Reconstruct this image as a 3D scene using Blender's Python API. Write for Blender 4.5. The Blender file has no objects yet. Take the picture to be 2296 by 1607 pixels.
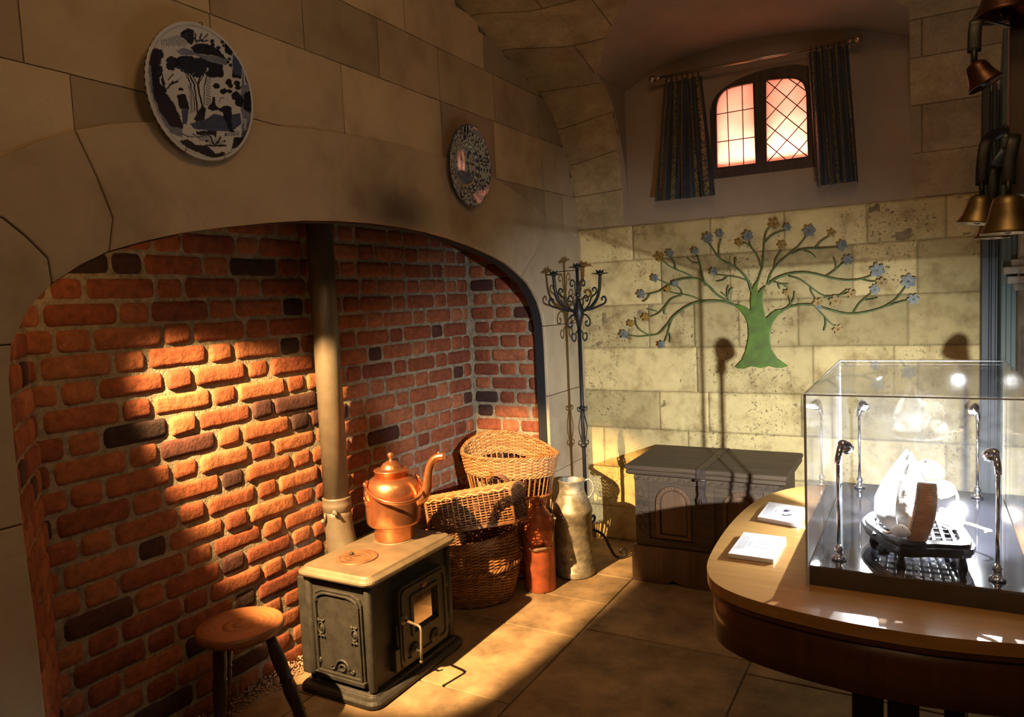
import bpy, math, random
from math import sin, cos, pi, radians, sqrt, exp, atan2
from mathutils import Vector, Matrix, noise
from mathutils.geometry import tessellate_polygon
random.seed(7)
S = bpy.context.scene
COL = S.collection

# ------------------------------------------------------------------ camera
FPX, CX, CY, EYE = 1629.0, 1148.0, 803.5, Vector((0, 0, 1.45))
yaw, pit, rol = radians(-29.55), radians(-4.48), radians(-2.6)
fwd = Vector((sin(yaw)*cos(pit), cos(yaw)*cos(pit), sin(pit)))
r0 = Vector((cos(yaw), -sin(yaw), 0)); u0 = r0.cross(fwd)
right = r0*cos(rol)+u0*sin(rol); up = -r0*sin(rol)+u0*cos(rol)
cd = bpy.data.cameras.new('camera'); cam = bpy.data.objects.new('camera', cd); COL.objects.link(cam)
cam.matrix_world = Matrix(((right.x, up.x, -fwd.x, EYE.x), (right.y, up.y, -fwd.y, EYE.y), (right.z, up.z, -fwd.z, EYE.z), (0, 0, 0, 1)))
cd.sensor_width = 36; cd.lens = FPX/2296*36; cd.clip_start = 0.05
S.camera = cam

def P(px, py, axis, val):
    """world point where the sight line of photo pixel (px,py) meets the plane axis=val"""
    d = fwd*FPX+right*(px-CX)-up*(py-CY)
    return EYE+d*((val-EYE[axis])/d[axis])

# ------------------------------------------------------------------ world and lights
W = bpy.data.worlds.new('world'); S.world = W; W.use_nodes = True
W.node_tree.nodes['Background'].inputs[0].default_value = (1.0, 0.72, 0.45, 1)
W.node_tree.nodes['Background'].inputs[1].default_value = 0.006
S.view_settings.view_transform = 'Standard'; S.view_settings.look = 'None'
S.view_settings.exposure = 0.0; S.view_settings.gamma = 1.0
S.view_settings.use_curve_mapping = False

def lamp(name, kind, loc, energy, color, aim=None, **kw):
    l = bpy.data.lights.new(name, kind); l.energy = energy; l.color = color
    for k, v in kw.items(): setattr(l, k, v)
    o = bpy.data.objects.new(name, l); COL.objects.link(o); o.location = loc
    if aim is not None: o.rotation_euler = (Vector(aim)-Vector(loc)).to_track_quat('-Z', 'Y').to_euler()
    return o
# spotlight tucked up inside the fireplace behind the arch
lamp('hearth_spot', 'SPOT', (-1.93, 0.74, 1.95), 1500, (1.0, 0.60, 0.25), aim=(-1.91, 1.508, 1.292), spot_size=radians(40.5), spot_blend=0.33, shadow_soft_size=0.014)
# added warm fills overhead, standing in for the room's general light
lamp('room_fill', 'AREA', (0.0, 1.0, 2.97), 7.5, (1.0, 0.58, 0.25), aim=(-1.3, 2.4, 1.0), shape='DISK', size=0.5)
lamp('room_fill', 'AREA', (0.1, -0.7, 2.9), 6.8, (1.0, 0.60, 0.28), aim=(-1.6, 2.6, 1.2), shape='DISK', size=0.9)

# ------------------------------------------------------------------ materials
def new_mat(name):
    m = bpy.data.materials.new(name); m.use_nodes = True
    nt = m.node_tree; return m, nt, nt.nodes, nt.links, nt.nodes['Principled BSDF']
def N(nt, t, **kw):
    n = nt.nodes.new(t)
    for k, v in kw.items():
        if hasattr(n, k): setattr(n, k, v)
        else: n.inputs[k].default_value = v
    return n
def ramp(nt, fac, stops):
    r = nt.nodes.new('ShaderNodeValToRGB'); e = r.color_ramp.elements
    while len(e) < len(stops): e.new(0.5)
    for i, (p, c) in enumerate(stops): e[i].position = p; e[i].color = (*c, 1)
    nt.links.new(fac, r.inputs[0]); return r.outputs[0]
def mixc(nt, fac, a, b, mode='MIX'):
    m = nt.nodes.new('ShaderNodeMix'); m.data_type = 'RGBA'; m.blend_type = mode
    for s, v in ((m.inputs[0], fac), (m.inputs[6], a), (m.inputs[7], b)):
        if hasattr(v, 'is_output'): nt.links.new(v, s)
        elif isinstance(v, (int, float)): s.default_value = v
        else: s.default_value = (*v, 1)
    return m.outputs[2]
def plain(name, col, rough=0.5, metal=0.0, var=0.15, scale=20, bump=0.0, bscale=60, spec=0.5, coat=0.0, col2=None):
    m, nt, ns, lk, b = new_mat(name)
    tc = ns.new('ShaderNodeTexCoord')
    nz = N(nt, 'ShaderNodeTexNoise', Scale=scale, Detail=6.0, Roughness=0.6); lk.new(tc.outputs['Object'], nz.inputs['Vector'])
    c2 = col2 or tuple(c*(1-var*2) for c in col)
    out = ramp(nt, nz.outputs['Fac'], [(0.32, c2), (0.68, tuple(min(1, c*(1+var*.5)) for c in col))])
    lk.new(out, b.inputs['Base Color'])
    b.inputs['Roughness'].default_value = rough; b.inputs['Metallic'].default_value = metal
    b.inputs['Specular IOR Level'].default_value = spec; b.inputs['Coat Weight'].default_value = coat
    if bump:
        n2 = N(nt, 'ShaderNodeTexNoise', Scale=bscale, Detail=5.0); lk.new(tc.outputs['Object'], n2.inputs['Vector'])
        bp = N(nt, 'ShaderNodeBump', Strength=bump, Distance=0.004); lk.new(n2.outputs['Fac'], bp.inputs['Height']); lk.new(bp.outputs['Normal'], b.inputs['Normal'])
    return m
def stone(name, base, dark, rough=0.9, pit=0.5, soot=None, bumpd=0.006, scale=5):
    """weathered stone: per-stone tone, blotches, dark pits"""
    m, nt, ns, lk, b = new_mat(name)
    tc = ns.new('ShaderNodeTexCoord'); co = tc.outputs['Object']
    at = ns.new('ShaderNodeAttribute'); at.attribute_name = 'tone'
    big = N(nt, 'ShaderNodeTexNoise', Scale=scale, Detail=7.0, Roughness=0.62); lk.new(co, big.inputs['Vector'])
    fine = N(nt, 'ShaderNodeTexNoise', Scale=70.0, Detail=6.0, Roughness=0.7); lk.new(co, fine.inputs['Vector'])
    c = ramp(nt, big.outputs['Fac'], [(0.28, dark), (0.5, base), (0.75, tuple(min(1, x*1.18) for x in base))])
    hsv = nt.nodes.new('ShaderNodeHueSaturation'); lk.new(c, hsv.inputs['Color'])
    mr = N(nt, 'ShaderNodeMapRange'); lk.new(at.outputs['Fac'], mr.inputs['Value']); mr.inputs['To Min'].default_value = 0.64; mr.inputs['To Max'].default_value = 1.2
    lk.new(mr.outputs[0], hsv.inputs['Value'])
    pits = ramp(nt, fine.outputs['Fac'], [(0.30, (1, 1, 1)), (0.42, (0, 0, 0))])
    msk = N(nt, 'ShaderNodeTexNoise', Scale=3.3, Detail=3.0); lk.new(co, msk.inputs['Vector'])
    mk = ramp(nt, msk.outputs['Fac'], [(0.45, (0, 0, 0)), (0.62, (pit, pit, pit))])
    pm = mixc(nt, 1.0, pits, mk, 'MULTIPLY')
    c2 = mixc(nt, pm, hsv.outputs['Color'], tuple(x*0.3 for x in dark))
    if soot:
        sp = ns.new('ShaderNodeVectorMath'); sp.operation = 'SUBTRACT'; sp.inputs[1].default_value = soot[0]; lk.new(co, sp.inputs[0])
        sc = ns.new('ShaderNodeVectorMath'); sc.operation = 'DIVIDE'; sc.inputs[1].default_value = soot[1]; lk.new(sp.outputs[0], sc.inputs[0])
        ln = ns.new('ShaderNodeVectorMath'); ln.operation = 'LENGTH'; lk.new(sc.outputs[0], ln.inputs[0])
        sf = ramp(nt, ln.outputs['Value'], [(0.15, (0.75, 0.75, 0.75)), (1.0, (0, 0, 0))])
        sn = N(nt, 'ShaderNodeTexNoise', Scale=9.0, Detail=4.0); lk.new(co, sn.inputs['Vector'])
        sf = mixc(nt, 1.0, sf, ramp(nt, sn.outputs['Fac'], [(0.2, (.6, .6, .6)), (0.6, (1, 1, 1))]), 'MULTIPLY')
        c2 = mixc(nt, sf, c2, (0.02, 0.017, 0.015))
    lk.new(c2, b.inputs['Base Color']); b.inputs['Roughness'].default_value = rough; b.inputs['Specular IOR Level'].default_value = 0.25
    h = mixc(nt, 0.5, fine.outputs['Color'], big.outputs['Color'])
    h = mixc(nt, pm, h, (0, 0, 0))
    bp = N(nt, 'ShaderNodeBump', Strength=0.8, Distance=bumpd); lk.new(h, bp.inputs['Height']); lk.new(bp.outputs['Normal'], b.inputs['Normal'])
    return m
def tinted(name, stops, rough=0.7, metal=0.0, scale=30, bump=0.5, var=0.35, bd=0.004, spec=0.4):
    """colour picked by the 'tone' attribute along stops, broken up by noise"""
    m, nt, ns, lk, b = new_mat(name)
    tc = ns.new('ShaderNodeTexCoord'); at = ns.new('ShaderNodeAttribute'); at.attribute_name = 'tone'
    nz = N(nt, 'ShaderNodeTexNoise', Scale=scale, Detail=6.0, Roughness=0.65); lk.new(tc.outputs['Object'], nz.inputs['Vector'])
    c = ramp(nt, at.outputs['Fac'], stops)
    d = ramp(nt, nz.outputs['Fac'], [(0.3, (1-var*1.6,)*3), (0.65, (1, 1, 1))])
    c = mixc(nt, 1.0, c, d, 'MULTIPLY'); lk.new(c, b.inputs['Base Color'])
    b.inputs['Roughness'].default_value = rough; b.inputs['Metallic'].default_value = metal; b.inputs['Specular IOR Level'].default_value = spec
    if bump:
        bp = N(nt, 'ShaderNodeBump', Strength=bump, Distance=bd); lk.new(nz.outputs['Fac'], bp.inputs['Height']); lk.new(bp.outputs['Normal'], b.inputs['Normal'])
    return m
def wood(name, a, b_, rough=0.45, axis=1, scale=6, coat=0.0, rings=False, bump=0.1):
    m, nt, ns, lk, b = new_mat(name)
    tc = ns.new('ShaderNodeTexCoord'); mp = ns.new('ShaderNodeMapping'); lk.new(tc.outputs['Object'], mp.inputs['Vector'])
    s = [scale*5]*3
    if not rings: s[axis] = scale*0.35
    else: s = [3, 3, 3]
    mp.inputs['Scale'].default_value = s
    nz = N(nt, 'ShaderNodeTexNoise', Scale=1.0, Detail=7.0, Roughness=0.65, Distortion=0.6); lk.new(mp.outputs[0], nz.inputs['Vector'])
    f = nz.outputs['Fac']
    if rings:
        w = ns.new('ShaderNodeTexWave'); w.wave_type = 'RINGS'; w.rings_direction = 'Z'; lk.new(tc.outputs['Object'], w.inputs['Vector'])
        w.inputs['Scale'].default_value = 16; w.inputs['Distortion'].default_value = 2.2; w.inputs['Detail'].default_value = 4; w.inputs['Detail Scale'].default_value = 2
        f = mixc(nt, 0.84, w.outputs['Color'], nz.outputs['Color'])
    c = ramp(nt, f, [(0.3, a), (0.7, b_)]); lk.new(c, b.inputs['Base Color'])
    b.inputs['Roughness'].default_value = rough; b.inputs['Coat Weight'].default_value = coat; b.inputs['Coat Roughness'].default_value = 0.12
    bp = N(nt, 'ShaderNodeBump', Strength=bump, Distance=0.003); lk.new(f, bp.inputs['Height']); lk.new(bp.outputs['Normal'], b.inputs['Normal'])
    return m
def painted(name, rough=0.12):
    m, nt, ns, lk, b = new_mat(name)
    at = ns.new('ShaderNodeAttribute'); at.attribute_name = 'paint'; lk.new(at.outputs['Color'], b.inputs['Base Color'])
    b.inputs['Roughness'].default_value = rough; b.inputs['Coat Weight'].default_value = 0.6; b.inputs['Coat Roughness'].default_value = 0.05
    return m
def acrylic(name, tint=(1, 1, 1), extra=0.004, dust=0.012):
    m, nt, ns, lk, b = new_mat(name); ns.remove(b); out = ns['Material Output']
    tr = N(nt, 'ShaderNodeBsdfTransparent'); tr.inputs[0].default_value = (*tint, 1)
    gl = N(nt, 'ShaderNodeBsdfGlossy'); gl.inputs['Roughness'].default_value = 0.03; gl.inputs['Color'].default_value = (1, 1, 1, 1)
    fr = N(nt, 'ShaderNodeFresnel'); ge = ns.new('ShaderNodeNewGeometry'); io = N(nt, 'ShaderNodeMapRange'); lk.new(ge.outputs['Backfacing'], io.inputs['Value'])
    io.inputs['To Min'].default_value = 1.49; io.inputs['To Max'].default_value = 1/1.49; lk.new(io.outputs[0], fr.inputs['IOR'])
    ad = ns.new('ShaderNodeMath'); ad.operation = 'ADD'; ad.inputs[1].default_value = extra; lk.new(fr.outputs[0], ad.inputs[0])
    mx = ns.new('ShaderNodeMixShader'); lk.new(ad.outputs[0], mx.inputs[0]); lk.new(tr.outputs[0], mx.inputs[1]); lk.new(gl.outputs[0], mx.inputs[2])
    df = N(nt, 'ShaderNodeBsdfDiffuse'); df.inputs[0].default_value = (0.9, 0.94, 1.0, 1); tcn = ns.new('ShaderNodeTexCoord')
    dn = N(nt, 'ShaderNodeTexNoise', Scale=7.0, Detail=6.0, Roughness=0.7, Distortion=1.2); lk.new(tcn.outputs['Object'], dn.inputs['Vector'])
    dr_ = N(nt, 'ShaderNodeMapRange'); lk.new(dn.outputs['Fac'], dr_.inputs['Value']); dr_.inputs['From Min'].default_value = .35; dr_.inputs['From Max'].default_value = .75; dr_.inputs['To Min'].default_value = dust*.25; dr_.inputs['To Max'].default_value = dust
    m2 = ns.new('ShaderNodeMixShader'); lk.new(dr_.outputs[0], m2.inputs[0]); lk.new(mx.outputs[0], m2.inputs[1]); lk.new(df.outputs[0], m2.inputs[2])
    lk.new(m2.outputs[0], out.inputs[0]); return m
def emit(name, col, strength):
    m, nt, ns, lk, b = new_mat(name); b.inputs['Base Color'].default_value = (0, 0, 0, 1)
    b.inputs['Emission Color'].default_value = (*col, 1); b.inputs['Emission Strength'].default_value = strength; return m

M = {}
M['arch'] = stone('arch_stone', (0.42, 0.33, 0.215), (0.28, 0.205, 0.125), pit=0.25, soot=((-1.78, 2.27, 1.815), (0.3, 0.30, 0.13)), bumpd=0.003, scale=3)
M['ashlar'] = stone('ashlar_stone', (0.56, 0.44, 0.20), (0.30, 0.205, 0.08), pit=0.9, bumpd=0.012, scale=8)
M['plaster'] = stone('plaster', (0.36, 0.27, 0.185), (0.29, 0.215, 0.145), pit=0.05, bumpd=0.0015, scale=2)
M['mortar'] = plain('mortar', (0.29, 0.24, 0.16), 0.95, var=0.25, scale=40, bump=0.8, bscale=120)
M['joint'] = plain('stone_joint', (0.17, 0.13, 0.08), 0.95, var=0.2)
M['pointing'] = plain('pointing', (0.30, 0.225, 0.11), 0.95, var=0.3, scale=12)
M['brick'] = tinted('brick', [(0.0, (0.035, 0.02, 0.018)), (0.16, (0.10, 0.035, 0.025)), (0.24, (0.20, 0.054, 0.026)), (0.6, (0.31, 0.092, 0.038)), (1.0, (0.38, 0.14, 0.062))], rough=0.85, scale=38, bump=0.9, var=0.32, bd=0.006, spec=0.3)
M['black'] = plain('flat_black', (0.008, 0.008, 0.009), 0.9, var=0.1)
M['flag'] = tinted('flagstone', [(0.0, (0.34, 0.235, 0.13)), (1.0, (0.46, 0.32, 0.18))], rough=0.62, scale=6, bump=0.25, var=0.40, bd=0.006)
M['iron'] = plain('cast_iron', (0.045, 0.042, 0.036), 0.55, 0.35, bump=0.3, bscale=200, var=0.2)
M['irontop'] = plain('hotplate_iron', (0.20, 0.155, 0.10), 0.5, 0.35, bump=0.2, bscale=160, var=0.15, scale=10)
M['rust'] = plain('rusty_hotplate', (0.24, 0.12, 0.06), 0.5, 0.4, var=0.25)
M['wrought'] = plain('wrought_iron', (0.025, 0.025, 0.026), 0.45, 0.5, var=0.2)
M['pipe'] = plain('flue_enamel', (0.15, 0.125, 0.09), 0.42, 0.3, var=0.08, bump=0.08, bscale=90)
M['copper'] = plain('copper', (0.72, 0.33, 0.17), 0.27, 0.9, var=0.12, scale=14, bump=0.06, bscale=30, col2=(0.55, 0.20, 0.09))
M['brass'] = plain('brass', (0.24, 0.18, 0.09), 0.45, 1.0, var=0.1)
M['redcan'] = plain('red_enamel', (0.50, 0.13, 0.055), 0.42, 0.25, var=0.22, scale=16, bump=0.15, bscale=60)
M['tin'] = plain('galvanised_tin', (0.36, 0.33, 0.25), 0.5, 0.45, var=0.3, scale=26, bump=0.12, bscale=40)
M['wicker'] = tinted('wicker', [(0, (0.34, 0.145, 0.045)), (1, (0.54, 0.27, 0.10))], rough=0.55, scale=60, bump=0.3, var=0.3)
M['wickerdark'] = tinted('dark_wicker', [(0, (0.13, 0.055, 0.02)), (1, (0.28, 0.13, 0.05))], rough=0.55, scale=60, bump=0.3, var=0.3)
M['wickermid'] = tinted('brown_wicker', [(0, (0.22, 0.095, 0.032)), (1, (0.42, 0.20, 0.075))], rough=0.55, scale=60, bump=0.3, var=0.3)
M['chest'] = wood('chest_oak', (0.032, 0.020, 0.011), (0.105, 0.066, 0.033), 0.68, axis=0, scale=7, bump=0.35)
M['chestpanel'] = wood('chest_panel_oak', (0.075, 0.038, 0.018), (0.17, 0.09, 0.042), 0.6, axis=2, scale=7, bump=0.3)
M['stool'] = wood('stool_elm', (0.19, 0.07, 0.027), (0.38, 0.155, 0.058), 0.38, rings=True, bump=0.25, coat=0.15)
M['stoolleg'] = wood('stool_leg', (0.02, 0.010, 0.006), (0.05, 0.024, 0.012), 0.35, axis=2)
M['table'] = wood('table_veneer', (0.38, 0.19, 0.055), (0.52, 0.29, 0.09), 0.30, axis=0, scale=9, coat=0.3, bump=0.03)
M['tableedge'] = wood('table_apron', (0.085, 0.028, 0.011), (0.15, 0.052, 0.02), 0.35, axis=2, scale=8, coat=0.2, bump=0.03)
M['gloss'] = plain('gloss_black', (0.006, 0.006, 0.008), 0.06, 0.0, var=0.0, spec=0.8, coat=0.6)
M['matblack'] = plain('matt_black', (0.01, 0.01, 0.011), 0.6, var=0.0)
M['chrome'] = plain('chrome', (0.75, 0.76, 0.78), 0.12, 1.0, var=0.03)
M['acrylic'] = acrylic('acrylic')
M['edge'] = plain('acrylic_edge_glow', (0.60, 0.64, 0.68), 0.2, var=0.05, scale=3)
M['white'] = plain('white_card', (0.85, 0.85, 0.85), 0.5, var=0.01)
M['ink'] = plain('grey_ink', (0.35, 0.35, 0.37), 0.7, var=0.0)
M['inkdark'] = plain('dark_ink', (0.05, 0.05, 0.08), 0.7, var=0.0)
M['shell'] = plain('white_shell', (0.82, 0.82, 0.82), 0.55, var=0.08, scale=12, bump=0.3, bscale=30)
M['crumb'] = plain('crumbly_filling', (0.45, 0.43, 0.40), 0.8, var=0.3, scale=30, bump=1.0, bscale=50)
M['felt'] = plain('white_felt', (0.78, 0.77, 0.74), 0.9, var=0.06, scale=40, bump=0.4, bscale=120)
M['tan'] = plain('tan_cord', (0.58, 0.28, 0.14), 0.6, var=0.15, scale=60)
M['pink'] = plain('pale_pink_felt', (0.72, 0.50, 0.38), 0.8, var=0.05)
M['lacquer'] = plain('black_lacquer', (0.014, 0.014, 0.015), 0.3, 0.0, var=0.1, coat=0.3)
M['glassdark'] = plain('stove_glass', (0.50, 0.42, 0.34), 0.04, 1.0, var=0.0)
M['frame'] = wood('window_oak', (0.03, 0.018, 0.012), (0.075, 0.045, 0.03), 0.55, axis=2, scale=8)
M['lead'] = plain('lead_came', (0.10, 0.045, 0.03), 0.5, 0.3, var=0.1)
M['rod'] = plain('brushed_steel', (0.55, 0.47, 0.38), 0.3, 1.0, var=0.05)
M['green'] = plain('green_painted_metal', (0.075, 0.15, 0.008), 0.42, 0.1, var=0.3, scale=14, col2=(0.05, 0.065, 0.010))
M['stemgreen'] = plain('green_stem_paint', (0.10, 0.15, 0.045), 0.5, 0.1, var=0.2)
M['blueflower'] = plain('pale_blue_paint', (0.165, 0.185, 0.165), 0.5, 0.1, var=0.3, scale=60)
M['goldflower'] = plain('ochre_paint', (0.30, 0.18, 0.025), 0.5, 0.1, var=0.25, scale=60)
M['bluegrey'] = plain('slate_blue_paint', (0.017, 0.022, 0.026), 0.5, var=0.08, scale=4)
M['teal'] = plain('sage_green_paint', (0.06, 0.095, 0.08), 0.5, var=0.08, scale=4)
M['greystone'] = stone('grey_stone', (0.34, 0.32, 0.28), (0.2, 0.18, 0.15), pit=0.3)
M['gravel'] = tinted('gravel', [(0, (0.30, 0.15, 0.09)), (1, (0.66, 0.45, 0.32))], rough=0.8, scale=60, bump=0.3)
M['lining'] = plain('curtain_lining', (0.30, 0.15, 0.06), 0.9, var=0.1)

# flagstones carry dark stains of their own
# ------------------------------------------------------------------ mesh helper
ORG = {}
class MB:
    def __init__(s): s.v = []; s.f = []; s.t = []; s.sm = []; s.tone = 0.5; s.mi = 0; s.m = []
    def face(s, idx, smooth=False): s.f.append(tuple(idx)); s.t.append(s.tone); s.sm.append(smooth); s.m.append(s.mi)
    def add(s, vs, fs, smooth=False):
        o = len(s.v); s.v += [tuple(v) for v in vs]
        for f in fs: s.face([o+i for i in f], smooth)
    def box(s, a, b, mat=None):
        (x0, y0, z0), (x1, y1, z1) = a, b
        vs = [Vector(p) for p in ((x0, y0, z0), (x1, y0, z0), (x1, y1, z0), (x0, y1, z0), (x0, y0, z1), (x1, y0, z1), (x1, y1, z1), (x0, y1, z1))]
        if mat is not None: vs = [mat@v for v in vs]
        s.add(vs, [(0, 3, 2, 1), (4, 5, 6, 7), (0, 1, 5, 4), (1, 2, 6, 5), (2, 3, 7, 6), (3, 0, 4, 7)])
    def bar(s, a, b, w, h, upv=(0, 0, 1)):
        a, b = Vector(a), Vector(b); d = (b-a).normalized(); u = Vector(upv); sd = d.cross(u)
        if sd.length < 1e-5: sd = d.cross(Vector((1, 0, 0)))
        sd.normalize(); u = sd.cross(d)
        vs = [p+sd*x*w/2+u*y*h/2 for p in (a, b) for x, y in ((-1, -1), (1, -1), (1, 1), (-1, 1))]
        s.add(vs, [(0, 1, 2, 3), (7, 6, 5, 4), (0, 4, 5, 1), (1, 5, 6, 2), (2, 6, 7, 3), (3, 7, 4, 0)])
    def tube(s, pts, rad, n=8, closed=False, cap=True, flat=None):
        pts = [Vector(p) for p in pts]; k = len(pts)
        if k < 2: return
        rr = rad if isinstance(rad, (list, tuple)) else [rad]*k
        o = len(s.v); prev = None
        for i in range(k):
            a = pts[i-1] if (i > 0 or closed) else pts[0]; b = pts[(i+1) % k] if (i < k-1 or closed) else pts[-1]
            d = (b-a)
            d = d.normalized() if d.length > 1e-9 else Vector((0, 0, 1))
            if prev is None:
                u = Vector((0, 0, 1)) if abs(d.z) < 0.9 else Vector((1, 0, 0))
                u = (u-d*u.dot(d)).normalized()
            else:
                u = prev-d*prev.dot(d); u = u.normalized() if u.length > 1e-6 else prev
            prev = u; w = d.cross(u)
            for j in range(n):
                an = 2*pi*j/n; s.v.append(tuple(pts[i]+(u*cos(an)+w*sin(an)*(flat or 1))*rr[i]))
        for i in range(k-(0 if closed else 1)):
            for j in range(n):
                i2 = (i+1) % k
                s.face((o+i*n+j, o+i*n+(j+1) % n, o+i2*n+(j+1) % n, o+i2*n+j), True)
        if cap and not closed:
            s.face([o+j for j in range(n)][::-1]); s.face([o+(k-1)*n+j for j in range(n)])
    def lathe(s, prof, c=(0, 0, 0), n=32, mat=None, sx=1, sy=1, cap=True):
        o = len(s.v); c = Vector(c)
        for r, z in prof:
            for j in range(n):
                p = Vector((r*cos(2*pi*j/n)*sx, r*sin(2*pi*j/n)*sy, z))
                s.v.append(tuple(c+(mat@p if mat is not None else p)))
        for i in range(len(prof)-1):
            for j in range(n): s.face((o+i*n+j, o+i*n+(j+1) % n, o+(i+1)*n+(j+1) % n, o+(i+1)*n+j), True)
        if cap:
            if prof[0][0] > 1e-5: s.face([o+j for j in range(n)][::-1])
            if prof[-1][0] > 1e-5: s.face([o+(len(prof)-1)*n+j for j in range(n)])
    def ball(s, c, r, n=12, scale=(1, 1, 1), mat=None):
        prof = [(sin(pi*i/n)*1.0, -cos(pi*i/n)) for i in range(n+1)]
        mm = (mat or Matrix.Identity(3))@Matrix.Diagonal(Vector(scale)*r)
        s.lathe([(max(a, 1e-6), b) for a, b in prof], c, n*2, mm, cap=False)
    def prism(s, loops, fn, h0, h1, smooth=False):
        """polygon (first loop) with holes, mapped by fn(a,b,h); front h1, back h0"""
        tri = tessellate_polygon([[Vector((a, b, 0)) for a, b in L] for L in loops])
        flat = [p for L in loops for p in L]; o = len(s.v); k = len(flat)
        for h in (h0, h1): s.v += [tuple(fn(a, b, h)) for a, b in flat]
        for t in tri:
            s.face([o+i for i in t]); s.face([o+k+i for i in t][::-1])
        c = 0
        for L in loops:
            n = len(L)
            for i in range(n): s.face((o+c+i, o+c+(i+1) % n, o+k+c+(i+1) % n, o+k+c+i), smooth)
            c += n
    def grid(s, nu, nv, fn, smooth=True, closeu=False):
        o = len(s.v)
        for i in range(nu+(0 if closeu else 1)):
            for j in range(nv+1): s.v.append(tuple(fn(i/nu, j/nv)))
        for i in range(nu):
            for j in range(nv):
                a = i*(nv+1)+j; i2 = (i+1) % nu if closeu else i+1; b = i2*(nv+1)+j
                s.face((o+a, o+b, o+b+1, o+a+1), smooth)
    def obj(s, name, mat, parent=None, bevel=0, seg=2, sub=0, origin=None):
        me = bpy.data.meshes.new(name)
        org = Vector(origin) if origin is not None else Vector((0, 0, 0))
        if parent is not None and origin is None: org = ORG.get(parent.name, Vector((0, 0, 0)))
        me.from_pydata([tuple(Vector(v)-org) for v in s.v], [], s.f)
        mats = mat if isinstance(mat, (list, tuple)) else [mat]
        for m in mats: me.materials.append(M[m] if isinstance(m, str) else m)
        me.polygons.foreach_set('use_smooth', s.sm)
        if len(mats) > 1: me.polygons.foreach_set('material_index', s.m)
        at = me.attributes.new('tone', 'FLOAT', 'FACE'); at.data.foreach_set('value', s.t)
        me.validate(); me.update()
        import bmesh
        bm = bmesh.new(); bm.from_mesh(me); bmesh.ops.recalc_face_normals(bm, faces=bm.faces); bm.to_mesh(me); bm.free()
        o = bpy.data.objects.new(name, me); COL.objects.link(o); ORG[o.name] = org.copy()
        if parent is not None: o.parent = parent
        else: o.location = org
        if bevel:
            md = o.modifiers.new('bevel', 'BEVEL'); md.width = bevel; md.segments = seg; md.limit_method = 'ANGLE'; md.angle_limit = radians(35)
        if sub: md = o.modifiers.new('sub', 'SUBSURF'); md.levels = sub; md.render_levels = sub
        return o

def thing(name, label, cat, loc=(0, 0, 0), group=None):
    o = bpy.data.objects.new(name, None); COL.objects.link(o); o.location = loc; o.empty_display_size = 0.05
    o['label'] = label; o['category'] = cat; ORG[o.name] = Vector(loc)
    if group: o['group'] = group
    return o
def tag(o, label, cat, group=None, kind=None):
    o['label'] = label; o['category'] = cat
    if group: o['group'] = group
    if kind: o['kind'] = kind
    return o
def struct(o, label=None):
    o['kind'] = 'structure'
    if label: o['label'] = label
    return o
def smooth_path(pts, n=6, closed=False):
    """Catmull-Rom through pts (tuples of any dimension)"""
    k = len(pts); out = []
    D = len(pts[0])
    rng = range(k if closed else k-1)
    for i in rng:
        g = (lambda q: pts[q % k]) if closed else (lambda q: pts[max(0, min(k-1, q))])
        p0, p1, p2, p3 = g(i-1), g(i), g(i+1), g(i+2)
        for a in range(n):
            t = a/n
            out.append(tuple(0.5*((2*p1[d])+(-p0[d]+p2[d])*t+(2*p0[d]-5*p1[d]+4*p2[d]-p3[d])*t*t+(-p0[d]+3*p1[d]-3*p2[d]+p3[d])*t**3) for d in range(D)))
    if not closed: out.append(tuple(pts[-1]))
    return out
def nz(p, sc=1.0): return noise.noise(Vector(p)*sc)

# ================================================================== SETTING
XA, XB, YD = -1.78, -2.26, 4.0      # arch wall plane, brick wall plane, window wall plane

# ---- floor of flagstones
fb = MB()
def slab(x0, x1, y0, y1):
    g = 0.0035; fb.tone = random.random()
    fb.box((x0+g, y0+g, -0.05), (x1-g, y1-g, random.uniform(-0.0015, 0.0)))
cols = [(-2.75, -2.01, [0.2, 0.9, 1.45, 1.9, 2.42, 2.95, 3.4, 4.3]),
        (-2.01, -1.302, [-0.2, 0.5, 1.1, 1.62, 2.165, 2.737, 3.106, 3.44, 4.3]),
        (-1.302, -0.588, [-0.2, 0.6, 1.3, 2.09, 2.83, 3.452, 4.3]),
        (-0.588, 0.13, [-0.2, 0.7, 1.35, 2.05, 2.727, 3.35, 4.3]),
        (0.13, 0.84, [-0.2, 0.4, 1.2, 1.9, 2.82, 3.5, 4.3]),
        (0.84, 1.6, [-0.2, 0.8, 1.5, 2.3, 3.0, 3.7, 4.3]), (1.6, 2.6, [-0.2, 0.8, 1.8, 2.8, 4.3])]
for x0, x1, ys in cols:
    ys = [-1.9, -1.1]+ys
    for a, b in zip(ys, ys[1:]): slab(x0, x1, a, b)
floor = struct(fb.obj('floor', 'flag', bevel=0.002, seg=1))
g = MB(); g.box((-2.75, -1.9, -0.07), (2.6, 4.3, -0.007)); g.obj('joint_mortar', 'joint', floor)

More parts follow.
